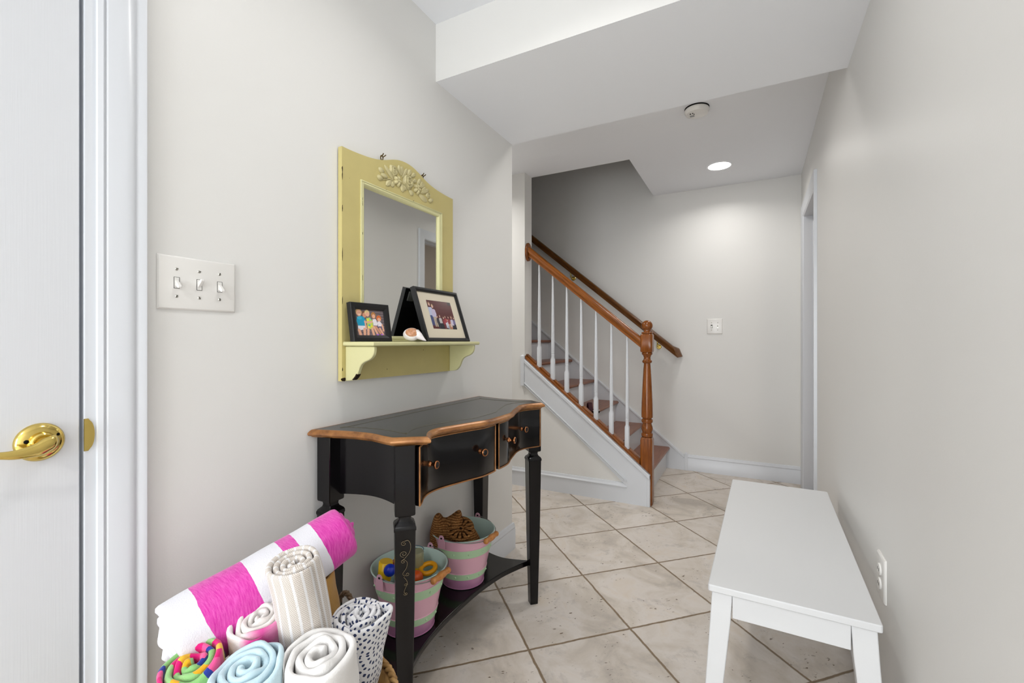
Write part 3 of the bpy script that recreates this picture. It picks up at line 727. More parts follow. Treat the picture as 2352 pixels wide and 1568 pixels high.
# paint worn to dark wood on corners
g = sphere((XB+.042, .990, .9868), .009, 12, sc=(1.1, .75, .9)); 
chip = paint('worn_dark', (40, 27, 16), .7, .2, .2, 200)
def chipbox(y, z, dy, dz, x=XB, dx=.0006, seed=0):
    rr = random.Random(seed); pts = [(y+dy*math.cos(a)*(.6+.5*rr.random()), z+dz*math.sin(a)*(.6+.5*rr.random())) for a in [2*PI*i/11 for i in range(11)]]
    obj('paint_chip', prism(pts, x-.0005, x+dx, 'x'), chip, me_)
for i, (y, z, dy, dz) in enumerate(((.9715, 1.62, .0018, .010), (.9715, 1.60, .0015, .014), (.9716, 1.50, .0013, .012), (.9716, 1.36, .001, .02), (.9716, 1.22, .001, .012), (.976, .979, .010, .006), (.972, 1.01, .0015, .006), (1.30, 1.612, .003, .0018), (1.16, 1.612, .002, .001), (1.0, 1.60, .0006, .0006))):
    chipbox(y, z, dy, dz, seed=i)
for i, z in enumerate((1.55, 1.535, 1.44, 1.30, 1.17)): chipbox(GY0+.0055, z, .0014, .006+.006*(i % 2), x=XB+.002, dx=.0012, seed=20+i)
# worn lower tip of the near bracket
pts = [(p[0]+.0006, p[1]-.0004) for p in bp if .977 < p[1] < .998]
g = prism([(XB+a, b) for a, b in pts]+[(XB+a-.004, b+.002) for a, b in reversed(pts)], .9825, .9975, 'y')
obj('paint_chip', g, chip, me_)
# carved flowers
CX_ = XB+.0005
def zoom2yz(zx, zy):
    px, py = 860+zx/9.8, 340+zy/9.8; k = (px-1176)/1036; v = (784-py)/1036
    rx_, ry_ = k*math.cos(YAW)-math.sin(YAW), k*math.sin(YAW)+math.cos(YAW); t_ = (XB+.004)/rx_
    return ry_*t_, 1.095+v*t_
FZ = 0.0158   # metres per 100 zoom units in height, roughly
def relief(cy, cz, R, H, fn, n=40, m=12, rot=0, x=CX_):
    g = G(); vs_ = [(x+H*fn(0, 0)[1], cy, cz)]; fs = []
    for i in range(1, m+1):
        for j in range(n):
            a = 2*PI*j/n; rr, hh = fn(i/m, a+rot)
            vs_.append((x+H*hh, cy+R*rr*math.cos(a), cz+R*rr*math.sin(a)))
    for j in range(n):
        fs.append((0, 1+j, 1+(j+1) % n))
        for i in range(m-1): fs.append((1+i*n+j, 1+(i+1)*n+j, 1+(i+1)*n+(j+1) % n, 1+i*n+(j+1) % n))
    g.add(vs_, fs); return g
def rose_fn(t_, a):
    ro = t_*(1+.09*math.cos(5*a+1)); ph = (t_*3.2+a/(2*PI)) % 1
    return ro, (1-t_**2.6)*(.42+.58*ph**1.6)+.0
def daisy_fn(t_, a):
    pet = abs(math.cos(2.5*a))**.6
    ro = t_*(.50+.5*pet); h = .25+.75*math.sin(min(1, t_*1.05)*PI)*(.45+.55*pet) if t_ > .22 else .9*(1-(t_/.3)**2)+.2
    return ro, h*(1 if t_ < .95 else .0)
def leaf(cy, cz, L_, W_, ang, H=.006, x=CX_):
    g = G(); n = 12; m = 6; rs = []
    for i in range(n+1):
        q = i/n; wv = W_*(math.sin(PI*q**.8))**.8+.0003; row = []
        for j in range(-m//2, m//2+1):
            s_ = j/(m/2); hh = H*(math.sin(PI*min(1, q+.05)))**.5*(1-abs(s_)**2.5)*(.75+.25*abs(s_)) + (-.0012 if j == 0 else 0)
            if abs(s_) == 1: hh = 0
            u = (q-.5)*L_; v_ = s_*wv
            row.append((x+max(0, hh), cy+u*math.cos(ang)-v_*math.sin(ang), cz+u*math.sin(ang)+v_*math.cos(ang)))
        rs.append(row)
    return rings(rs, cap=False, closed=False, g=g)
cf = empty('carved_crest', (0, 0, 0), '', ''); del cf['label']; del cf['category']
cf.parent = ms; cf.location = (0, 0, 0)
def crest_part(nm, g): return obj(nm, g, 'cream_carved', cf, smooth='all')
def addto(nm, g, H): return crest_part(nm, g)
def seg(z1, z2):
    a = zoom2yz(*z1); b = zoom2yz(*z2); return (a[0]+b[0])/2, (a[1]+b[1])/2, math.hypot(b[0]-a[0], b[1]-a[1]), math.atan2(b[1]-a[1], b[0]-a[0])
for a, b, w_ in (((250, 390), (450, 730), .008), ((560, 390), (600, 600), .010), ((640, 420), (610, 620), .009), ((740, 470), (640, 660), .007), ((830, 500), (760, 620), .010), ((930, 580), (840, 640), .008), ((1050, 700), (970, 830), .008), ((1135, 820), (1030, 880), .008), ((1090, 760), (1040, 850), .007), ((1225, 940), (1060, 1010), .009), ((650, 980), (640, 800), .011), ((720, 950), (650, 830), .008), ((280, 830), (400, 730), .010), ((400, 860), (450, 750), .010), ((880, 1050), (790, 940), .010), ((1190, 1195), (1010, 1040), .011), ((1160, 890), (1080, 960), .008), ((950, 720), (880, 760), .008)):
    cy, cz, L_, an = seg(a, b); crest_part('carved_leaf', leaf(cy, cz, L_*1.1, w_, an, .007, CX_+.0004*random.random()))
for (a, b) in (((110, 440), (230, 560)), ((160, 580), (310, 670)), ((80, 620), (200, 710)), ((1230, 1190), (1330, 1160))):
    cy, cz, L_, an = seg(a, b); crest_part('carved_bud', leaf(cy, cz, L_*1.1, .0085, an, .010))
crest_part('carved_stem', tube(catmull([(CX_+.001, *zoom2yz(*p)) for p in ((200, 700), (290, 700), (360, 690), (460, 760))], 4), .0018, 6))
for p, R, H in (((440, 510), .0205, .014), ((765, 760), .027, .019), ((1215, 1060), .012, .011)):
    crest_part('carved_rose', relief(*zoom2yz(*p), R, H, rose_fn, 48, 20))
for p, R in (((530, 740), .021), ((970, 920), .021)):
    crest_part('carved_flower', relief(*zoom2yz(*p), R, .011, daisy_fn, 60, 12))
# brass hanging clips on top of the board
for y in (1.147, 1.361):
    z = lerp(crest, y)
    h = obj('hanging_clip', tube([(-1.104, y+.006*math.cos(a)*.9, z+.009+.008*math.sin(a)) for a in [2*PI*i/16 for i in range(16)]], .0017, 8, closed=True), 'antique', ms, smooth='all')
    g = tube([(-1.104, y-.004, z+.012), (-1.100, y+.001, z+.019), (-1.098, y+.002, z+.024)], .0018, 8)
    obj('clip_prong', g, 'antique', h, smooth='all')
    obj('clip_prong', tube([(-1.104, y+.004, z+.012), (-1.098, y+.008, z+.017), (-1.096, y+.011, z+.021)], .0018, 8), 'antique', h, smooth='all')

# ---------------------------------------------------------------- printed pictures
class Pic:
    def __init__(s, w_, h_, bg): s.w, s.h = w_, h_; s.c = [[bg]*w_ for _ in range(h_)]
    def put(s, x, y, c):
        if 0 <= x < s.w and 0 <= y < s.h: s.c[y][x] = c
    def ell(s, cx, cy, rx_, ry_, c):
        cx *= s.w; cy *= s.h; rx_ *= s.w; ry_ *= s.h
        for y in range(int(cy-ry_)-1, int(cy+ry_)+2):
            for x in range(int(cx-rx_)-1, int(cx+rx_)+2):
                if ((x+.5-cx)/rx_)**2+((y+.5-cy)/ry_)**2 <= 1: s.put(x, y, c)
    def poly(s, pts, c):
        pts = [(x*s.w, y*s.h) for x, y in pts]
        for y in range(s.h):
            for x in range(s.w):
                ins = False; px, py = x+.5, y+.5
                for (x1, y1), (x2, y2) in zip(pts, pts[1:]+pts[:1]):
                    if (y1 > py) != (y2 > py) and px < (x2-x1)*(py-y1)/(y2-y1)+x1: ins = not ins
                if ins: s.put(x, y, c)
    def limb(s, a, b, r, c):
        n = 24
        for i in range(n+1):
            q = i/n; s.ell(a[0]+(b[0]-a[0])*q, a[1]+(b[1]-a[1])*q, r, r*s.w/s.h, c)
def pic_obj(name, pic, fn, parent, rough=.18):
    """fn(u, v) -> world point, v measured downward from the top"""
    g = G(); W, H_ = pic.w, pic.h
    g.add([fn(i/W, j/H_) for j in range(H_+1) for i in range(W+1)], [(j*(W+1)+i, j*(W+1)+i+1, (j+1)*(W+1)+i+1, (j+1)*(W+1)+i) for j in range(H_) for i in range(W)])
    t = NT(name+'_print'); at = t.n('ShaderNodeAttribute'); at.attribute_name = 'Col'; t.base(at.outputs['Color']); t.pr(rough, 0, .4)
    o = obj(name, g, t.m, parent, world=False, recalc=False)
    at_ = o.data.color_attributes.new('Col', 'FLOAT_COLOR', 'CORNER')
    cols = []
    for p in o.data.polygons:
        j, i = divmod(p.index, W); c = lin(pic.c[j][i])
        for _ in range(4): cols += [c[0], c[1], c[2], 1]
    at_.data.foreach_set('color', cols); return o
SK = (232, 176, 148); SK2 = (214, 150, 124)
p1 = Pic(96, 76, (112, 100, 104))
for i in range(9):
    y = i/9; p1.poly([(0, y), (1, y+.03), (1, y+.05), (0, y+.015)], (74, 64, 68)); p1.poly([(.3, y+.03), (1, y+.06), (1, y+.075), (.3, y+.04)], (150, 138, 142))
p1.poly([(0, .78), (1, .80), (1, 1), (0, 1)], (122, 104, 110)); p1.poly([(0, .88), (1, .90), (1, .92), (0, .90)], (80, 70, 76))
# child behind
p1.ell(.30, .17, .085, .12, (122, 84, 62)); p1.ell(.31, .21, .065, .09, SK2)
# boy in turquoise
p1.poly([(.05, .30), (.16, .24), (.28, .28), (.33, .42), (.30, .66), (.07, .66), (.02, .45)], (28, 156, 196)); p1.ell(.13, .33, .08, .06, (60, 180, 214))
p1.ell(.12, .10, .105, .13, (202, 166, 112)); p1.ell(.13, .14, .085, .125, SK); p1.ell(.135, .20, .03, .012, (246, 238, 232)); p1.ell(.10, .12, .012, .012, (70, 50, 44)); p1.ell(.165, .12, .012, .012, (70, 50, 44))
p1.poly([(.05, .63), (.33, .63), (.34, .76), (.06, .82)], (236, 230, 240)); p1.limb((.08, .80), (.12, .98), .045, SK); p1.limb((.27, .76), (.26, .98), .045, SK)
p1.limb((.31, .45), (.33, .72), .028, SK)
# toddler
p1.poly([(.36, .32), (.50, .30), (.58, .42), (.58, .72), (.48, .76), (.38, .70)], (196, 214, 96)); 
for a, b, c in ((.42, .40, (240, 226, 60)), (.50, .46, (110, 190, 200)), (.45, .60, (70, 170, 190)), (.53, .64, (240, 226, 60)), (.42, .68, (240, 230, 120)), (.50, .36, (120, 200, 190))): p1.ell(a, b, .035, .035, c)
p1.ell(.41, .11, .085, .11, (232, 206, 150)); p1.ell(.42, .17, .065, .09, SK); p1.limb((.37, .48), (.50, .47), .025, SK); p1.limb((.56, .46), (.48, .50), .025, SK)
p1.limb((.40, .76), (.38, .98), .04, SK); p1.limb((.54, .74), (.58, .98), .04, SK)
# girl in white
p1.poly([(.58, .36), (.70, .34), (.76, .52), (.74, .62), (.60, .62)], (236, 230, 236)); p1.poly([(.58, .60), (.76, .60), (.76, .72), (.62, .72)], (96, 86, 110))
p1.ell(.63, .20, .08, .13, (186, 128, 72)); p1.ell(.635, .24, .055, .08, SK); p1.limb((.60, .66), (.72, .96), .035, SK); p1.limb((.68, .66), (.82, .90), .034, SK2)
# red haired girl
p1.poly([(.76, .44), (.86, .44), (.94, .58), (.88, .70), (.76, .64)], (238, 228, 238)); p1.poly([(.76, .64), (.92, .62), (.94, .74), (.82, .76)], (108, 98, 128))
p1.ell(.82, .31, .09, .12, (214, 112, 56)); p1.ell(.825, .36, .06, .075, SK); p1.limb((.82, .72), (.92, .94), .032, SK); p1.limb((.92, .58), (.95, .80), .03, SK)
p1.ell(.72, .97, .04, .03, (170, 110, 220)); p1.ell(.88, .96, .04, .03, (190, 110, 230))
p2 = Pic(108, 84, (92, 44, 44))
for i in range(7): p2.poly([(0, i/7), (1, i/7+.02), (1, i/7+.028), (0, i/7+.01)], (82, 38, 38))
p2.poly([(.30, .78), (1, .74), (1, 1), (.30, 1)], (48, 38, 40)); p2.poly([(.85, 0), (1, 0), (1, .12), (.85, .12)], (52, 34, 40))
def figure(x, y, s_, shirt, pants, hair, sk=(214, 172, 158)):
    p2.poly([(x-.05*s_, y+.10*s_), (x+.05*s_, y+.10*s_), (x+.075*s_, y+.36*s_), (x-.075*s_, y+.36*s_)], shirt)
    p2.limb((x-.055*s_, y+.14*s_), (x-.07*s_, y+.32*s_), .016*s_, shirt); p2.limb((x+.055*s_, y+.14*s_), (x+.07*s_, y+.32*s_), .016*s_, shirt)
    p2.poly([(x-.06*s_, y+.35*s_), (x+.06*s_, y+.35*s_), (x+.055*s_, y+.66*s_), (x+.008, y+.66*s_), (x, y+.42*s_), (x-.012, y+.66*s_), (x-.06*s_, y+.66*s_)], pants)
    p2.ell(x, y, .036*s_, .06*s_, hair); p2.ell(x, y+.02*s_, .027*s_, .047*s_, sk)
H1, H2, H3 = (150, 120, 90), (70, 48, 40), (190, 160, 120)
figure(.07, .13, 1.15, (190, 196, 222), (70, 84, 130), H1); figure(.18, .20, 1.1, (196, 188, 214), (184, 168, 150), H3)
figure(.38, .54, .72, (196, 190, 190), (40, 40, 52), H1); figure(.52, .60, .66, (150, 60, 70), (120, 50, 60), H3); figure(.60, .56, .62, (170, 70, 78), (220, 220, 230), H1)
figure(.66, .68, .58, (206, 200, 210), (160, 160, 180), H3); figure(.73, .56, .7, (150, 64, 70), (190, 140, 110), H2); figure(.86, .56, .85, (206, 196, 218), (44, 44, 60), H1)
figure(.96, .58, .7, (120, 110, 150), (44, 40, 50), H2); figure(.27, .56, .7, (60, 56, 66), (50, 50, 60), H2); figure(.79, .74, .5, (220, 196, 190), (200, 140, 110), H3)

def picture_frame(name, label, w_, h_, t_, border, loc, lean, pic, matw=0, photo=None, yaw=0, back=True, group=None):
    """local: x = out of picture (towards hall), y = width, z up; lean back by angle"""
    o = empty(name, loc, label, 'photo frame', group=group)
    o.rotation_euler = (0, -lean, yaw)
    b = border; g = G(); prf = [(0, -t_), (0, -.002), (.002, 0), (b*.55, 0), (b-.001, -.004), (b, -.009)]
    r = []
    for cy, cz, sy, sz in ((0, 0, 1, 1), (w_, 0, -1, 1), (w_, h_, -1, -1), (0, h_, 1, -1)):
        r.append([(d, cy+sy*o_, cz+sz*o_) for o_, d in prf])
    r.append(r[0]); fr_ = obj('frame', rings(r, cap=False), 'black_frame', o, world=False)
    obj('backing', box(-t_+.001, -.0095, .002, w_-.002, .002, h_-.002), 'felt', o, world=False)
    if matw:
        obj('mat_board', box(-.0096, -.0088, b-.002, w_-b+.002, b-.002, h_-b+.002), 'mat_board', o, world=False)
    if pic:
        i0, i1, j0, j1 = photo
        pic_obj('photograph', pic, lambda u, v: (-.0084, i0+(i1-i0)*u, j1-(j1-j0)*v), o)
    return o
sm = picture_frame('photo_frame', 'small black frame with a photo of seated children at the left of the shelf',   .153, .122, .018, .0205, (-1.049, .976, 1.0955), math.radians(9), p1, 0, (.0205, .1325, .0205, .1015), yaw=math.radians(-4))
lf_a = math.atan2(.069, .203)
lf = picture_frame('photo_frame', 'large black frame with cream mat and group photo leaning on the shelf', .272, .212, .018, .0155, (-1.009, 1.278, 1.0965), lf_a, p2, 1, (.062, .214, .052, .166))
o = obj('easel_back', prism([(-.016, .0), (-.018, .17), (-.022, .17), (-.060, .022)], .10, .15, 'y'), 'felt', lf, world=False)
obj('hinge_tab', box(-.0225, -.0185, .02, .05, .165, .20), paint('grey_tab', (110, 110, 108), .5, .3, 0), lf, world=False)
# ---------------------------------------------------------------- moon snail shell
sh = empty('seashell', (-.987, 1.165, 1.0955), 'white moon snail shell with a tan spiral tip on the shelf', 'shell')
t = NT('shell_body'); v = t.coord(); t.base(t.ramp(t.noise(v, 18, 3), [(.3, lin((226, 218, 216))), (.7, lin((244, 240, 238)))])); t.pr(.22, 0, .5)
t2 = NT('shell_spire'); v = t2.coord(); t2.base(t2.ramp(t2.noise(v, 160, 3), [(.3, lin((168, 112, 76))), (.7, lin((206, 152, 112)))])); t2.pr(.3, 0, .5)
sc0 = Vector((-.985, 1.1595, 1.1180)); un = Vector((math.cos(YAW), math.sin(YAW), 0)); nn_ = Vector((.57, -.67, .48)).normalized()
e1 = (un-nn_*un.dot(nn_)).normalized(); e2 = nn_.cross(e1); rs = []; NT_, NP = 26, 40
for i in range(NT_+1):
    th = max(.02, PI*i/NT_); ring = []
    for k in range(NP):
        ph = 2*PI*k/NP; tq = th/PI; sp = (tq*7-ph/(2*PI)) % 1
        rr_ = 1+(.05*(sp-.5) if tq < .42 else 0)
        dv = (nn_*math.cos(th)+(e1*math.cos(ph)+e2*math.sin(ph))*math.sin(th))*rr_
        p = dv*.0215+un*dv.dot(un)*.0065
        ring.append(sc0+p)
    rs.append(ring)
g = rings(rs); g.m = [1 if (i//NP) < NT_*.245 else 0 for i in range(NT_*NP)]+[1, 0]
obj('shell_body', g, [t.m, t2.m], sh, smooth='all')
obj('shell_lip', tube([sc0+un*.014+Vector((0, 0, .004)), sc0+un*.026+Vector((.004, -.004, -.006)), sc0+un*.040+Vector((.004, -.004, -.0165)), sc0+un*.047+Vector((.004, -.004, -.0205))], [.015, .0115, .0045, .0012], 14), t.m, sh, smooth='all')

# ---------------------------------------------------------------- pails
t = NT('pail_pink'); t.base(t.mix(t.noise(t.coord(), 6, 2), lin((234, 178, 200)), lin((242, 194, 212)))); t.pr(.28, .1, .5); M['pail_pink'] = t.m
M['pail_green'] = paint('pail_green', (188, 222, 182), .32, .5, .05, 60, .03)
M['pail_mint'] = paint('pail_mint', (206, 230, 222), .38, .4, .05, 60, .03)
M['pail_mauve'] = paint('pail_mauve', (196, 138, 178), .28, .5, .05, 60, .03)
M['grip'] = oak('wood_grip', 0, (176, 106, 48), (208, 138, 70), (220, 154, 88), .3)
def pail(cx, cy, label, grip_drop):
    zb0, H_ = SZ1+.0005, .197
    o = empty('pail', (cx, cy, zb0), label, 'bucket', group='striped metal pails under the console table')
    rr = lambda q: .077+(.119-.077)*q
    lv_ = [(0, 0, 4), (.012, .003, 4), (.016, .0, 3), (.19, 0, 3), (.20, .0022, 1), (.315, .0022, 1), (.325, 0, 0), (.64, 0, 0), (.65, .0022, 1), (.80, .0022, 1), (.81, 0, 0), (.975, 0, 0), (.980, .0035, 2), (.995, .0045, 2), (1.0, .001, 2)]
    n = 56; g = G(); rs = []; mi = []
    for q, d, m_ in lv_: rs.append([(cx+(rr(q)+d)*math.cos(2*PI*i/n), cy+(rr(q)+d)*math.sin(2*PI*i/n), zb0+H_*q) for i in range(n)])
    for q in (.985, .6, .03): rs.append([(cx+(rr(q)-.0015)*math.cos(2*PI*i/n), cy+(rr(q)-.0015)*math.sin(2*PI*i/n), zb0+H_*q) for i in range(n)])
    g = rings(rs); seq = [l[2] for l in lv_[1:]]+[2, 2, 2]
    g.m = [m_ for m_ in seq for i in range(n)]+[2, 2]
    body = obj('pail_body', g, ['pail_pink', 'pail_green', 'pail_mint', 'pail_mauve', 'pail_mint'], o, smooth=True)
    for q in (.257, .725):
        for i in range(12):
            a = 2*PI*(i+.5)/12; r_ = rr(q)+.0022
            if math.cos(a-math.atan2(-cy, -cx)) < -.1: continue
            obj('stud', sphere((cx+r_*math.cos(a), cy+r_*math.sin(a), zb0+H_*q), .0038, 8), 'pail_green', body, smooth='all')
    ears = []
    for s in (-1, 1):
        ex, ey, ez = cx-.012, cy+s*.121, zb0+H_-.012
        pts = [(ex-.016, ez-.020), (ex+.016, ez-.020), (ex+.013, ez+.012)]+[(ex+.011*math.cos(a), ez+.018+.011*math.sin(a)) for a in [math.radians(q) for q in range(0, 181, 30)]]+[(ex-.013, ez+.012)]
        e_ = obj('handle_ear', prism(pts, ey-.0012+s*.003, ey+.0012+s*.003, 'y'), 'pail_pink', o, bevel=.0005)
        ears.append((ex, ey+s*.003, ez+.018))
        obj('ear_hole', lathe([(.0001, -.002), (.0035, -.002), (.0035, .002), (.0001, .002)], (ex, ey+s*.003, ez+.018), (0, 1, 0), 12), 'dark', e_)
    # bail lying over the rim towards the hall
    dropv = Vector((.138, 0, -.020-grip_drop)); c0 = (Vector(ears[0])+Vector(ears[1]))/2; hw = (Vector(ears[1])-Vector(ears[0]))/2
    pts = [c0-hw*math.cos(PI*i/28)+dropv*math.sin(PI*i/28)**.9*(1.0) for i in range(29)]
    bail = obj('bail_handle', tube(pts, .0017, 8), 'steel', o, smooth='all')
    c1 = c0+dropv; g = G()
    prof = [(.0001, -.043), (.0085, -.043), (.0105, -.038), (.0095, -.032), (.0085, -.026), (.011, -.012), (.0122, 0), (.011, .012), (.0085, .026), (.0095, .032), (.0105, .038), (.0085, .043), (.0001, .043)]
    obj('wooden_grip', lathe(prof, c1+Vector((.0, 0, 0)), (0.0, 1, 0), 20), 'grip', bail, smooth='all')
    return o
pail(-.985, 1.150, 'pink and green striped metal pail holding plastic toys, nearer the camera', -.004)
pail(-.985, 1.462, 'pink and green striped metal pail holding brown crochet, farther from the camera', -.004)
# toys in the near pail
P1 = (-.985, 1.150)
toyz = SZ1+.215
yel = plastic('toy_yellow', (238, 190, 20)); blu = plastic('toy_blue', (24, 54, 190), .25); org = plastic('toy_orange', (240, 96, 30)); red_ = plastic('toy_brick', (176, 70, 36)); clr = plastic('toy_clear', (226, 226, 190), .1, .7)
o = obj('toy_cup', lathe([(.0001, -.03), (.021, -.03), (.0225, .027), (.020, .031), (.0001, .031)], (-1.033, 1.088, toyz-.025), (.1, .05, 1), 24), yel, smooth=True); tag(o, 'yellow plastic toy cup at the left side of the near pail', 'toy')
o = obj('toy_block', box(-1.045, -1.0, 1.12, 1.15, toyz-.05, toyz-.012), red_, bevel=.004); tag(o, 'brick red toy block beside the yellow cup in the near pail', 'toy')
o = obj('toy_ball', sphere((-1.003, 1.077, toyz-.012), .019, 20), blu, smooth='all'); tag(o, 'round blue toy ball at the front rim of the near pail', 'toy')
bt = empty('toy_bottle', (-1.02, 1.165, toyz-.05), 'blue toy bottle with an orange collar standing in the near pail', 'toy')
obj('bottle_body', lathe([(.0001, -.06), (.018, -.06), (.018, -.012), (.010, .0)], (-1.015, 1.143, toyz-.02), n=20), blu, bt, smooth=True)
obj('bottle_collar', lathe([(.010, 0), (.012, .0), (.012, .01), (.010, .01)], (-1.015, 1.143, toyz-.02), n=20), org, bt, smooth=True)
obj('bottle_cap', lathe([(.0001, .038), (.009, .036), (.013, .028), (.013, .01), (.0001, .01)], (-1.015, 1.143, toyz-.02), n=20), blu, bt, smooth=True)
bb = empty('bubble_bottle', (-.985, 1.19, toyz-.05), 'yellow bubble bottle with a clear cap standing in the near pail', 'toy')
obj('bottle_body', lathe([(.0001, -.07), (.018, -.07), (.018, .0), (.016, .006), (.0001, .006)], (-.985, 1.190, toyz-.012), (.05, -.1, 1), 20), yel, bb, smooth=True)
obj('clear_cap', lathe([(.0205, -.03), (.0205, .015), (.018, .020), (.0001, .020), (.0001, .018), (.017, .018), (.019, .013), (.019, -.03)], (-.985, 1.190, toyz-.012), (.05, -.1, 1), 20), clr, bb, smooth=True)
o = obj('toy_ball', sphere((-.945, 1.135, toyz-.048), .022, 20), org, smooth='all'); tag(o, 'orange toy ball behind the near table leg, in the near pail', 'toy')
o = obj('toy_ring', tube([(-.945+.024*math.cos(a), 1.195+.024*math.sin(a), toyz-.045+.006*math.sin(a)) for a in [2*PI*i/24 for i in range(24)]], .008, 12, closed=True), plastic('toy_amber', (246, 170, 16)), smooth='all'); tag(o, 'amber toy ring at the right of the near pail', 'toy')
o = obj('toy_coil', tube([(-1.01+.026*math.cos(2*PI*i/20), 1.215+.020*math.sin(2*PI*i/20), toyz-.03+.0005*i*.9) for i in range(70)], .0012, 6), plastic('toy_coil_blue', (60, 110, 130), .2), smooth='all'); tag(o, 'thin blue wire coil behind the bubble bottle', 'toy')
# brown crochet bag in the far pail
t = NT('crochet'); v = t.coord('Object', (1, 1, 1)); wv = t.n('ShaderNodeTexWave'); wv.bands_direction = 'Z'; wv.inputs['Scale'].default_value = 42; wv.inputs['Distortion'].default_value = 2.5; wv.inputs['Detail'].default_value = 2; t.l(v, wv.inputs['Vector'])
vo = t.n('ShaderNodeTexVoronoi'); vo.inputs['Scale'].default_value = 190; t.l(v, vo.inputs['Vector'])
h = t.math('MULTIPLY', wv.outputs['Fac'], t.math('SUBTRACT', 1, vo.outputs['Distance']))
t.base(t.ramp(h, [(.0, lin((104, 68, 36))), (.25, lin((146, 100, 58))), (.7, lin((182, 132, 82)))])); t.pr(.9, 0, .1); t.bump(h, .6, .003); M['crochet'] = t.m
cb = empty('crochet_bag', (-.985, 1.462, .30), 'brown crocheted bag with a flower medallion stuffed into the far pail', 'bag')
def lump():
    c0 = Vector((-1.0, 1.43, .352)); u = Vector((math.cos(YAW), math.sin(YAW), 0)); f_ = Vector((-math.sin(YAW), math.cos(YAW), 0)); n = 44; rs = []
    silh = [(-.092, -.06), (-.098, .0), (-.090, .045), (-.080, .078), (-.066, .086), (-.055, .070), (-.040, .066), (-.015, .078), (.010, .094), (.022, .088), (.030, .055), (.055, .038), (.080, .012), (.096, -.02), (.085, -.06)]
    cs = catmull([(a, b, 0) for a, b in silh], 3)
    for k in range(9):
        q = -1+2*k/8; sc_ = math.sqrt(max(0.02, 1-q*q*.92)); ring = []
        for p in cs:
            a, b = p.x*(.55+.45*sc_), -.06+(p.y+.06)*(.35+.65*sc_)
            w_ = noise.noise(Vector((a*30, b*30, q*2)))*.006
            ring.append(c0+u*a+f_*(q*.050+w_)+Vector((0, 0, b+w_)))
        rs.append(ring)
    return rings(rs)
obj('bag_body', lump(), 'crochet', cb, smooth='all', subsurf=1)
# medallion: hub, ring and petals standing on the front of the bag
mc = Vector((-.958, 1.405, .393)); u = Vector((math.cos(YAW), math.sin(YAW), 0)); mn = Vector((.30, -.50, .80)).normalized(); uu = (u-mn*u.dot(mn)).normalized(); vv_ = mn.cross(uu)
if vv_.z < 0: vv_ = -vv_
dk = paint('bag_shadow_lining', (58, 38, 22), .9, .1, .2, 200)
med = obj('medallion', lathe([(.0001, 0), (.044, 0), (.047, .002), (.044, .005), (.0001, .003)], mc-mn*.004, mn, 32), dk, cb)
g = tube([mc+mn*.003+(uu*math.cos(a)+vv_*math.sin(a))*.045 for a in [2*PI*i/30 for i in range(30)]], .0055, 8, closed=True)
tube([mc+mn*.004+(uu*math.cos(a)+vv_*math.sin(a))*.009 for a in [2*PI*i/16 for i in range(16)]], .0038, 8, closed=True, g=g)
for i in range(12):
    a = 2*PI*i/12; d = uu*math.cos(a)+vv_*math.sin(a); tube([mc+mn*.003+d*.010, mc+mn*.005+d*.026, mc+mn*.003+d*.044], [.0030, .0054, .0078], 7, g=g)
obj('crochet_flower', g, 'crochet', med, smooth='all')

# ---------------------------------------------------------------- basket and rolled towels
BC = (-.81, .602)
t = NT('wicker'); v = t.coord(); f = t.noise(v, 30, 4); t.base(t.ramp(f, [(.3, lin((120, 82, 42))), (.6, lin((188, 148, 92))), (.8, lin((206, 172, 118)))])); t.pr(.5, 0, .4); M['wicker'] = t.m
bk = empty('wicker_basket', (BC[0], BC[1], 0), 'round woven wicker basket full of rolled towels in front of the console table', 'basket')
n = 120; rs = []
for j in range(64):
    q = j/63; R_ = .165+.028*q
    rs.append([(BC[0]+(R_+.0035*math.sin(2*PI*i/n*30)*(1 if (j//2) % 2 else -1))*math.cos(2*PI*i/n), BC[1]+(R_+.0035*math.sin(2*PI*i/n*30)*(1 if (j//2) % 2 else -1))*math.sin(2*PI*i/n), .004+.34*q) for i in range(n)])
for q in (1, .5, .02): rs.append([(BC[0]+(.155+.028*q)*math.cos(2*PI*i/n), BC[1]+(.155+.028*q)*math.sin(2*PI*i/n), .01+.332*q) for i in range(n)])
obj('woven_side', rings(rs), 'wicker', bk, smooth='all')
def braid(pts, R_, name, parent, closed=False, m='wicker', k=2, tw=7):
    P = [Vector(p) for p in pts]; L_ = len(P)
    for s in range(k):
        q = []
        for i, p in enumerate(P):
            a = P[i-1] if i else P[i]; b = P[min(i+1, L_-1)]; t_ = (b-a).normalized(); x = t_.cross(Vector((.3, .2, 1))).normalized(); y = x.cross(t_)
            an = 2*PI*(tw*i/L_+s/k); q.append(p+(x*math.cos(an)+y*math.sin(an))*R_*.55)
        obj(name, tube(q, R_*.6, 8), m, parent, smooth='all')
braid([(BC[0]+.194*math.cos(2*PI*i/160), BC[1]+.194*math.sin(2*PI*i/160), .350) for i in range(161)], .008, 'rim_braid', bk, tw=34)
M['dark_wicker'] = paint('wicker_dark', (104, 84, 62), .45, .4, .3, 90, .3)
a0, a1 = math.radians(72), math.radians(108); hpts = []
for i in range(31):
    q = i/30; hpts.append((BC[0]-.018-.10*q, BC[1]+.185+.004,   .345+.132*math.sin(PI*q)**.7))
braid(hpts, .0065, 'basket_handle', bk, m='dark_wicker', tw=7)

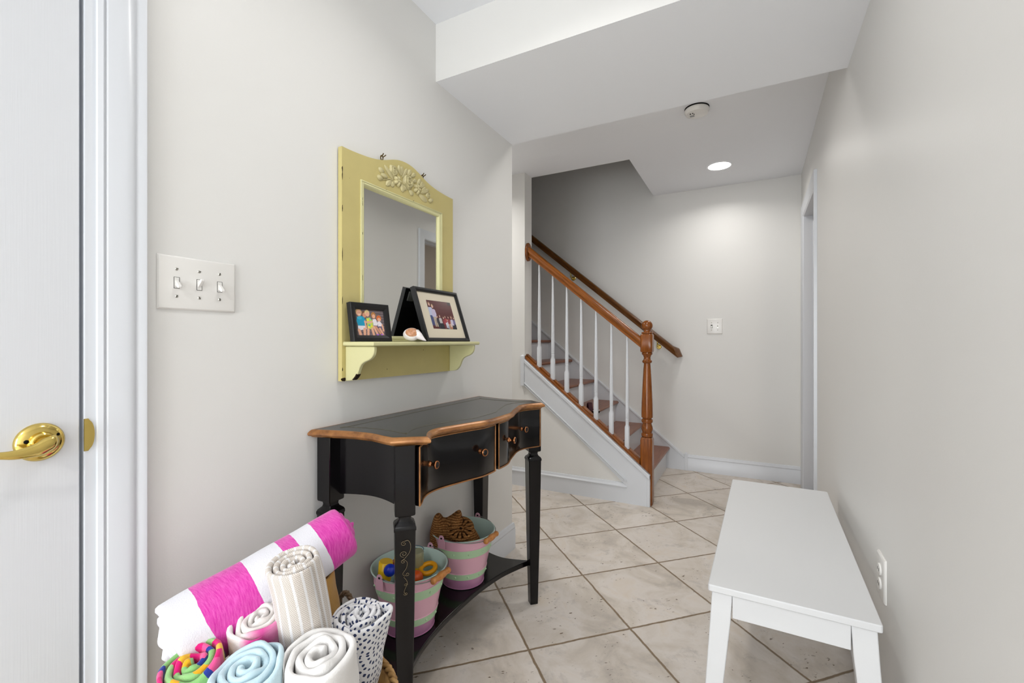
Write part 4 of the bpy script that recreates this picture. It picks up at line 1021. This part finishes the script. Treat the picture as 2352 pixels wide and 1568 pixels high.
def towel(label, base, top, r0, mat, turns=4.0, squash=1.0, seed=0, tele=.0, bend=(0, 0, 0), flare=None, r_in=.006, nz=18, taper=0, rot=0, wob=.004, fzk=0):
    base, top = Vector(base), Vector(top); ax = (top-base); L_ = ax.length; ax.normalize()
    ref = Vector((0, 0, 1)) if abs(ax.z) < .8 else Vector((1, 0, 0)); X = ax.cross(ref).normalized(); Y = ax.cross(X).normalized()
    N = int(turns*40); pitch = (r0-r_in)/turns; t_ = pitch*.86; prof = []
    for i in range(nz+1): prof.append((.5, -1+2*i/nz))
    for i in range(1, 4): a = PI/2-PI*i/4; prof.append((.5*math.sin(a), 'T'+str(math.cos(a))))
    for i in range(nz+1): prof.append((-.5, 1-2*i/nz))
    for i in range(1, 4): a = -PI/2+PI*i/4; prof.append((.5*math.sin(a), 'B'+str(math.cos(a))))
    rs = []; uv = []; S = 0
    for k in range(N+1):
        q = k/N; th = 2*PI*turns*q+rot; R_ = r_in+pitch*turns*q; S += R_*2*PI*turns/N; ring = []
        fade = min(1, (1-q)*14+.15)
        for ro, zz in prof:
            if isinstance(zz, str):
                z = (1 if zz[0] == 'T' else -1)*(L_/2+float(zz[1:])*t_*.55*fade)
            else: z = zz*L_/2
            zn = z/(L_/2); rr_ = R_+ro*t_*fade
            rr_ *= 1+taper*zn
            endz = tele*(1-q)*(1 if zn > 0 else -1)*max(0, (abs(zn)-.3)/.7)
            nn = noise.noise(Vector((seed*7.1+math.cos(th)*1.3, math.sin(th)*1.3+q*turns*.8, zn*1.3)))
            n2 = noise.noise(Vector((seed*3.3+th*.9, zn*2.0, 5)))
            rr_ += wob*nn*q+wob*.6*n2*q
            fz = 0
            if flare: fv = flare(q, (th-rot) % (2*PI), zn); rr_ += fv; fz = fv*fzk
            z2 = z+endz+fz+wob*1.2*noise.noise(Vector((th*.8, seed, 2+(1 if zn > 0 else 0))))*abs(zn)
            bx = Vector(bend)*(1-zn*zn)
            sgx, sgy = rr_*math.cos(th), rr_*math.sin(th)*squash
            p = (base+top)/2+ax*z2+X*sgx+Y*sgy+bx
            ring.append(p); uv.append((S, z))
        rs.append(ring)
    g = rings(rs); g.uv = uv
    o = obj('rolled_towel', g, mat, smooth='all'); tag(o, label, 'towel', 'rolled towels in the wicker basket'); return o
def terry(name, rgb, sc=420):
    t = NT(name); c = lin(rgb); v = t.coord(); f = t.noise(v, 9, 3); t.base(t.mix(f, tuple(x*.95 for x in c), tuple(min(1, x*1.04) for x in c)))
    t.pr(.95, 0, .1); t.b.inputs['Sheen Weight'].default_value = .35
    h = t.math('ADD', t.noise(v, sc, 2), t.math('MULTIPLY', t.noise(v, 45, 3), 2.0)); t.bump(h, .28, .003); return t
M['t_white'] = terry('towel_white', (234, 232, 230)).m
M['t_blue'] = terry('towel_light_blue', (204, 230, 240)).m
M['t_mustard'] = terry('towel_mustard', (206, 158, 84)).m
# pink and white stripes
t = terry('towel_pink_stripes', (240, 238, 242)); uvn = t.n('ShaderNodeUVMap'); sp_ = t.n('ShaderNodeSeparateXYZ'); t.l(uvn.outputs[0], sp_.inputs[0])
zz = t.math('ADD', sp_.outputs[1], t.math('MULTIPLY', t.math('SUBTRACT', t.noise(t.coord(), 60, 2), .5), .003))
st = t.ramp(t.math('MULTIPLY_ADD', zz, 1/.36, .5), [(0, (0, 0, 0)), (.165, (1, 1, 1)), (.41, (0, 0, 0)), (.60, (1, 1, 1)), (.685, (0, 0, 0)), (.80, (1, 1, 1))], True)
pk = t.ramp(t.noise(t.coord('Object', (30, 200, 30)), 2, 3), [(.3, lin((206, 48, 158))), (.7, lin((226, 92, 184)))])
t.base(t.mix(st, lin((230, 229, 236)), pk)); M['t_pink'] = t.m
# beige woven stripes
t = terry('towel_beige_weave', (214, 206, 198)); uvn = t.n('ShaderNodeUVMap'); sp_ = t.n('ShaderNodeSeparateXYZ'); t.l(uvn.outputs[0], sp_.inputs[0])
s1 = t.math('FRACT', t.math('MULTIPLY', sp_.outputs[0], 1/.0185)); strip = t.ramp(s1, [(0, (1, 1, 1)), (.20, (1, 1, 1)), (.24, (0, 0, 0)), (.28, (.0, .0, .0)), (.95, (0, 0, 0)), (1, (1, 1, 1))])
ck = t.n('ShaderNodeTexChecker'); mp = t.n('ShaderNodeMapping'); mp.inputs['Scale'].default_value = (1/.0017, 1/.0026, 1); t.l(uvn.outputs[0], mp.inputs[0]); t.l(mp.outputs[0], ck.inputs[0]); ck.inputs['Scale'].default_value = 1
ck.inputs[1].default_value = (*lin((232, 227, 220)), 1); ck.inputs[2].default_value = (*lin((192, 178, 168)), 1)
t.base(t.mix(strip, ck.outputs[0], lin((236, 234, 234)))); M['t_beige'] = t.m
# rainbow
t = terry('towel_rainbow', (140, 190, 120)); uvn = t.n('ShaderNodeUVMap'); sp_ = t.n('ShaderNodeSeparateXYZ'); t.l(uvn.outputs[0], sp_.inputs[0])
s1 = t.math('FRACT', t.math('ADD', t.math('MULTIPLY', t.noise(t.coord(), 30, 2), .15), t.math('MULTIPLY', t.math('ADD', sp_.outputs[0], t.math('MULTIPLY', sp_.outputs[1], .35)), 1/.17)))
t.base(t.ramp(s1, [(0, lin((214, 30, 116))), (.12, lin((150, 200, 130))), (.34, lin((236, 176, 40))), (.44, lin((140, 196, 120))), (.62, lin((40, 60, 150))), (.68, lin((236, 90, 150))), (.76, lin((222, 30, 120))), (.88, lin((240, 190, 60)))], True)); M['t_rainbow'] = t.m
# white with navy dots in arcs
t = terry('towel_navy_dots', (232, 232, 236)); uvn = t.n('ShaderNodeUVMap')
mp = t.n('ShaderNodeMapping'); mp.inputs['Location'].default_value = (.03, .02, 0); nz_ = t.n('ShaderNodeTexNoise'); nz_.inputs['Scale'].default_value = 45; t.l(uvn.outputs[0], nz_.inputs['Vector']); sv_ = t.n('ShaderNodeVectorMath', operation='SCALE'); t.l(nz_.outputs['Color'], sv_.inputs[0]); sv_.inputs['Scale'].default_value = .012
av_ = t.n('ShaderNodeVectorMath', operation='ADD'); t.l(uvn.outputs[0], av_.inputs[0]); t.l(sv_.outputs[0], av_.inputs[1]); t.l(av_.outputs[0], mp.inputs[0])
vm = t.n('ShaderNodeVectorMath', operation='MODULO')
sp_ = t.n('ShaderNodeSeparateXYZ'); t.l(mp.outputs[0], sp_.inputs[0])
cxx = t.math('SUBTRACT', t.math('MULTIPLY', t.math('FRACT', t.math('MULTIPLY', sp_.outputs[0], 1/.16)), .16), .08)
cyy = t.math('SUBTRACT', t.math('MULTIPLY', t.math('FRACT', t.math('MULTIPLY', sp_.outputs[1], 1/.17)), .17), .085)
rad = t.math('SQRT', t.math('ADD', t.math('MULTIPLY', cxx, cxx), t.math('MULTIPLY', cyy, cyy)))
rk = t.math('MULTIPLY', rad, 1/.0125); rfr = t.math('SUBTRACT', t.math('FRACT', rk), .5)
ang = t.math('ARCTAN2', cyy, cxx); ri = t.math('ADD', t.math('FLOOR', rk), .5)
af = t.math('SUBTRACT', t.math('FRACT', t.math('MULTIPLY', t.math('MULTIPLY', ang, ri), 1.25)), .5)
dd = t.math('SQRT', t.math('ADD', t.math('MULTIPLY', rfr, rfr), t.math('MULTIPLY', t.math('MULTIPLY', af, af), .75)))
dot = t.ramp(dd, [(0, (1, 1, 1)), (.22, (1, 1, 1)), (.26, (0, 0, 0))])
t.base(t.mix(dot, lin((234, 234, 236)), lin((44, 56, 94)))); M['t_navy'] = t.m
t = terry('towel_tie_dye', (236, 232, 228)); f = t.noise(t.coord(), 16, 3); 
uvn = t.n('ShaderNodeUVMap'); sp_ = t.n('ShaderNodeSeparateXYZ'); t.l(uvn.outputs[0], sp_.inputs[0])
gt = t.ramp(t.math('ADD', t.math('MULTIPLY', sp_.outputs[0], 1.0), t.math('MULTIPLY', f, .10)), [(0, lin((234, 230, 226))), (.52, lin((236, 232, 226))), (.56, lin((222, 80, 160))), (.61, lin((238, 180, 206))), (.66, lin((238, 236, 230))), (.82, lin((238, 232, 230))), (.85, lin((216, 70, 150)))])
t.base(gt); M['t_tie'] = t.m
def fl(an, w_, amt, zc=1, q0=.80):
    def f(q, th, zn):
        if q < q0: return 0
        d = abs((th-an+PI) % (2*PI)-PI)
        return amt*max(0, 1-d/w_)**1.3*max(0, (zn*zc+.15)/1.15)**1.6*(q-q0)/(1-q0)
    return f
# the striped roll lies across the top
towel('long pink and white striped towel roll lying across the other towels', (-.955, .462, .535), (-.868, .762, .638), .070, M['t_pink'], 3.6, .97, 1, taper=-.13, tele=.022, rot=5.4, nz=30, wob=.007, r_in=.012, flare=fl(2.2, 1.2, .022, -1, .7))
towel('beige woven towel roll standing upright against the striped roll', (-.800, .634, .36), (-.784, .579, .668), .053, M['t_beige'], 3.6, .9, 2, tele=-.008, nz=24, bend=(.002, .008, 0), taper=-.05, rot=1)
towel('navy dotted white towel roll beside the near table leg', (-.772, .706, .28), (-.738, .702, .508), .060, M['t_navy'], 4.4, .85, 3, tele=.004, nz=24, wob=.010, rot=.4, flare=fl(4.8, 1.0, .040, 1, .72), fzk=.8)
towel('thick plain white towel roll at the front of the basket', (-.716, .590, .30), (-.686, .556, .528), .067, M['t_white'], 3.4, .92, 4, tele=.004, nz=20, wob=.010, r_in=.013, taper=-.05)
towel('light blue towel roll between the white and multicoloured rolls', (-.800, .500, .28), (-.768, .474, .530), .062, M['t_blue'], 3.8, .88, 5, tele=.004, nz=20, wob=.009, r_in=.008, rot=2)
towel('multicoloured striped towel roll at the left edge of the basket', (-.878, .490, .30), (-.856, .434, .535), .050, M['t_rainbow'], 3.4, .92, 6, tele=.0, nz=20, wob=.008, r_in=.008, rot=1)
towel('off-white towel roll with a pink tie-dye edge under the striped roll', (-.868, .60, .32), (-.838, .545, .560), .056, M['t_tie'], 4.2, .80, 7, tele=.004, nz=20, wob=.008, rot=3)
towel('mustard yellow towel roll mostly hidden behind the beige roll', (-.868, .732, .34), (-.874, .698, .556), .042, M['t_mustard'], 3.2, .9, 8, nz=20, wob=.005)

# ---------------------------------------------------------------- sandal on the stairs
sn = empty('sandal', (-1.10, 3.27, .555), 'dark sandal with a burgundy toe strap lying on the third stair', 'sandal', rz=.5)
so_ = [(.11*math.cos(a)*(1), .040*math.sin(a)*(1+.15*math.cos(a))) for a in [2*PI*i/28 for i in range(28)]]
g = prism(so_, .0005, .022, 'z'); obj('sole', g, 'felt', sn, bevel=.003, world=False)
obj('sole_edge', prism([(a*1.012, b*1.02) for a, b in so_], .020, .025, 'z'), 'white_lacquer', sn, bevel=.001, world=False)
obj('footbed', prism([(a*.96, b*.93) for a, b in so_], .0245, .028, 'z'), paint('footbed', (40, 30, 32), .7, .2, .1), sn, bevel=.001, world=False)
rs = []
for i in range(17):
    a = PI*i/16; rs.append([(.035+x, .041*math.cos(a)*(1+d), .018+.058*math.sin(a)*(1+d)) for x, d in ((-.016, 0), (.016, 0), (.016, .10), (-.016, .10))])
obj('strap', rings(rs), paint('burgundy_leather', (66, 24, 34), .35, .4, .1, 80, .1), sn, bevel=.002, world=False)
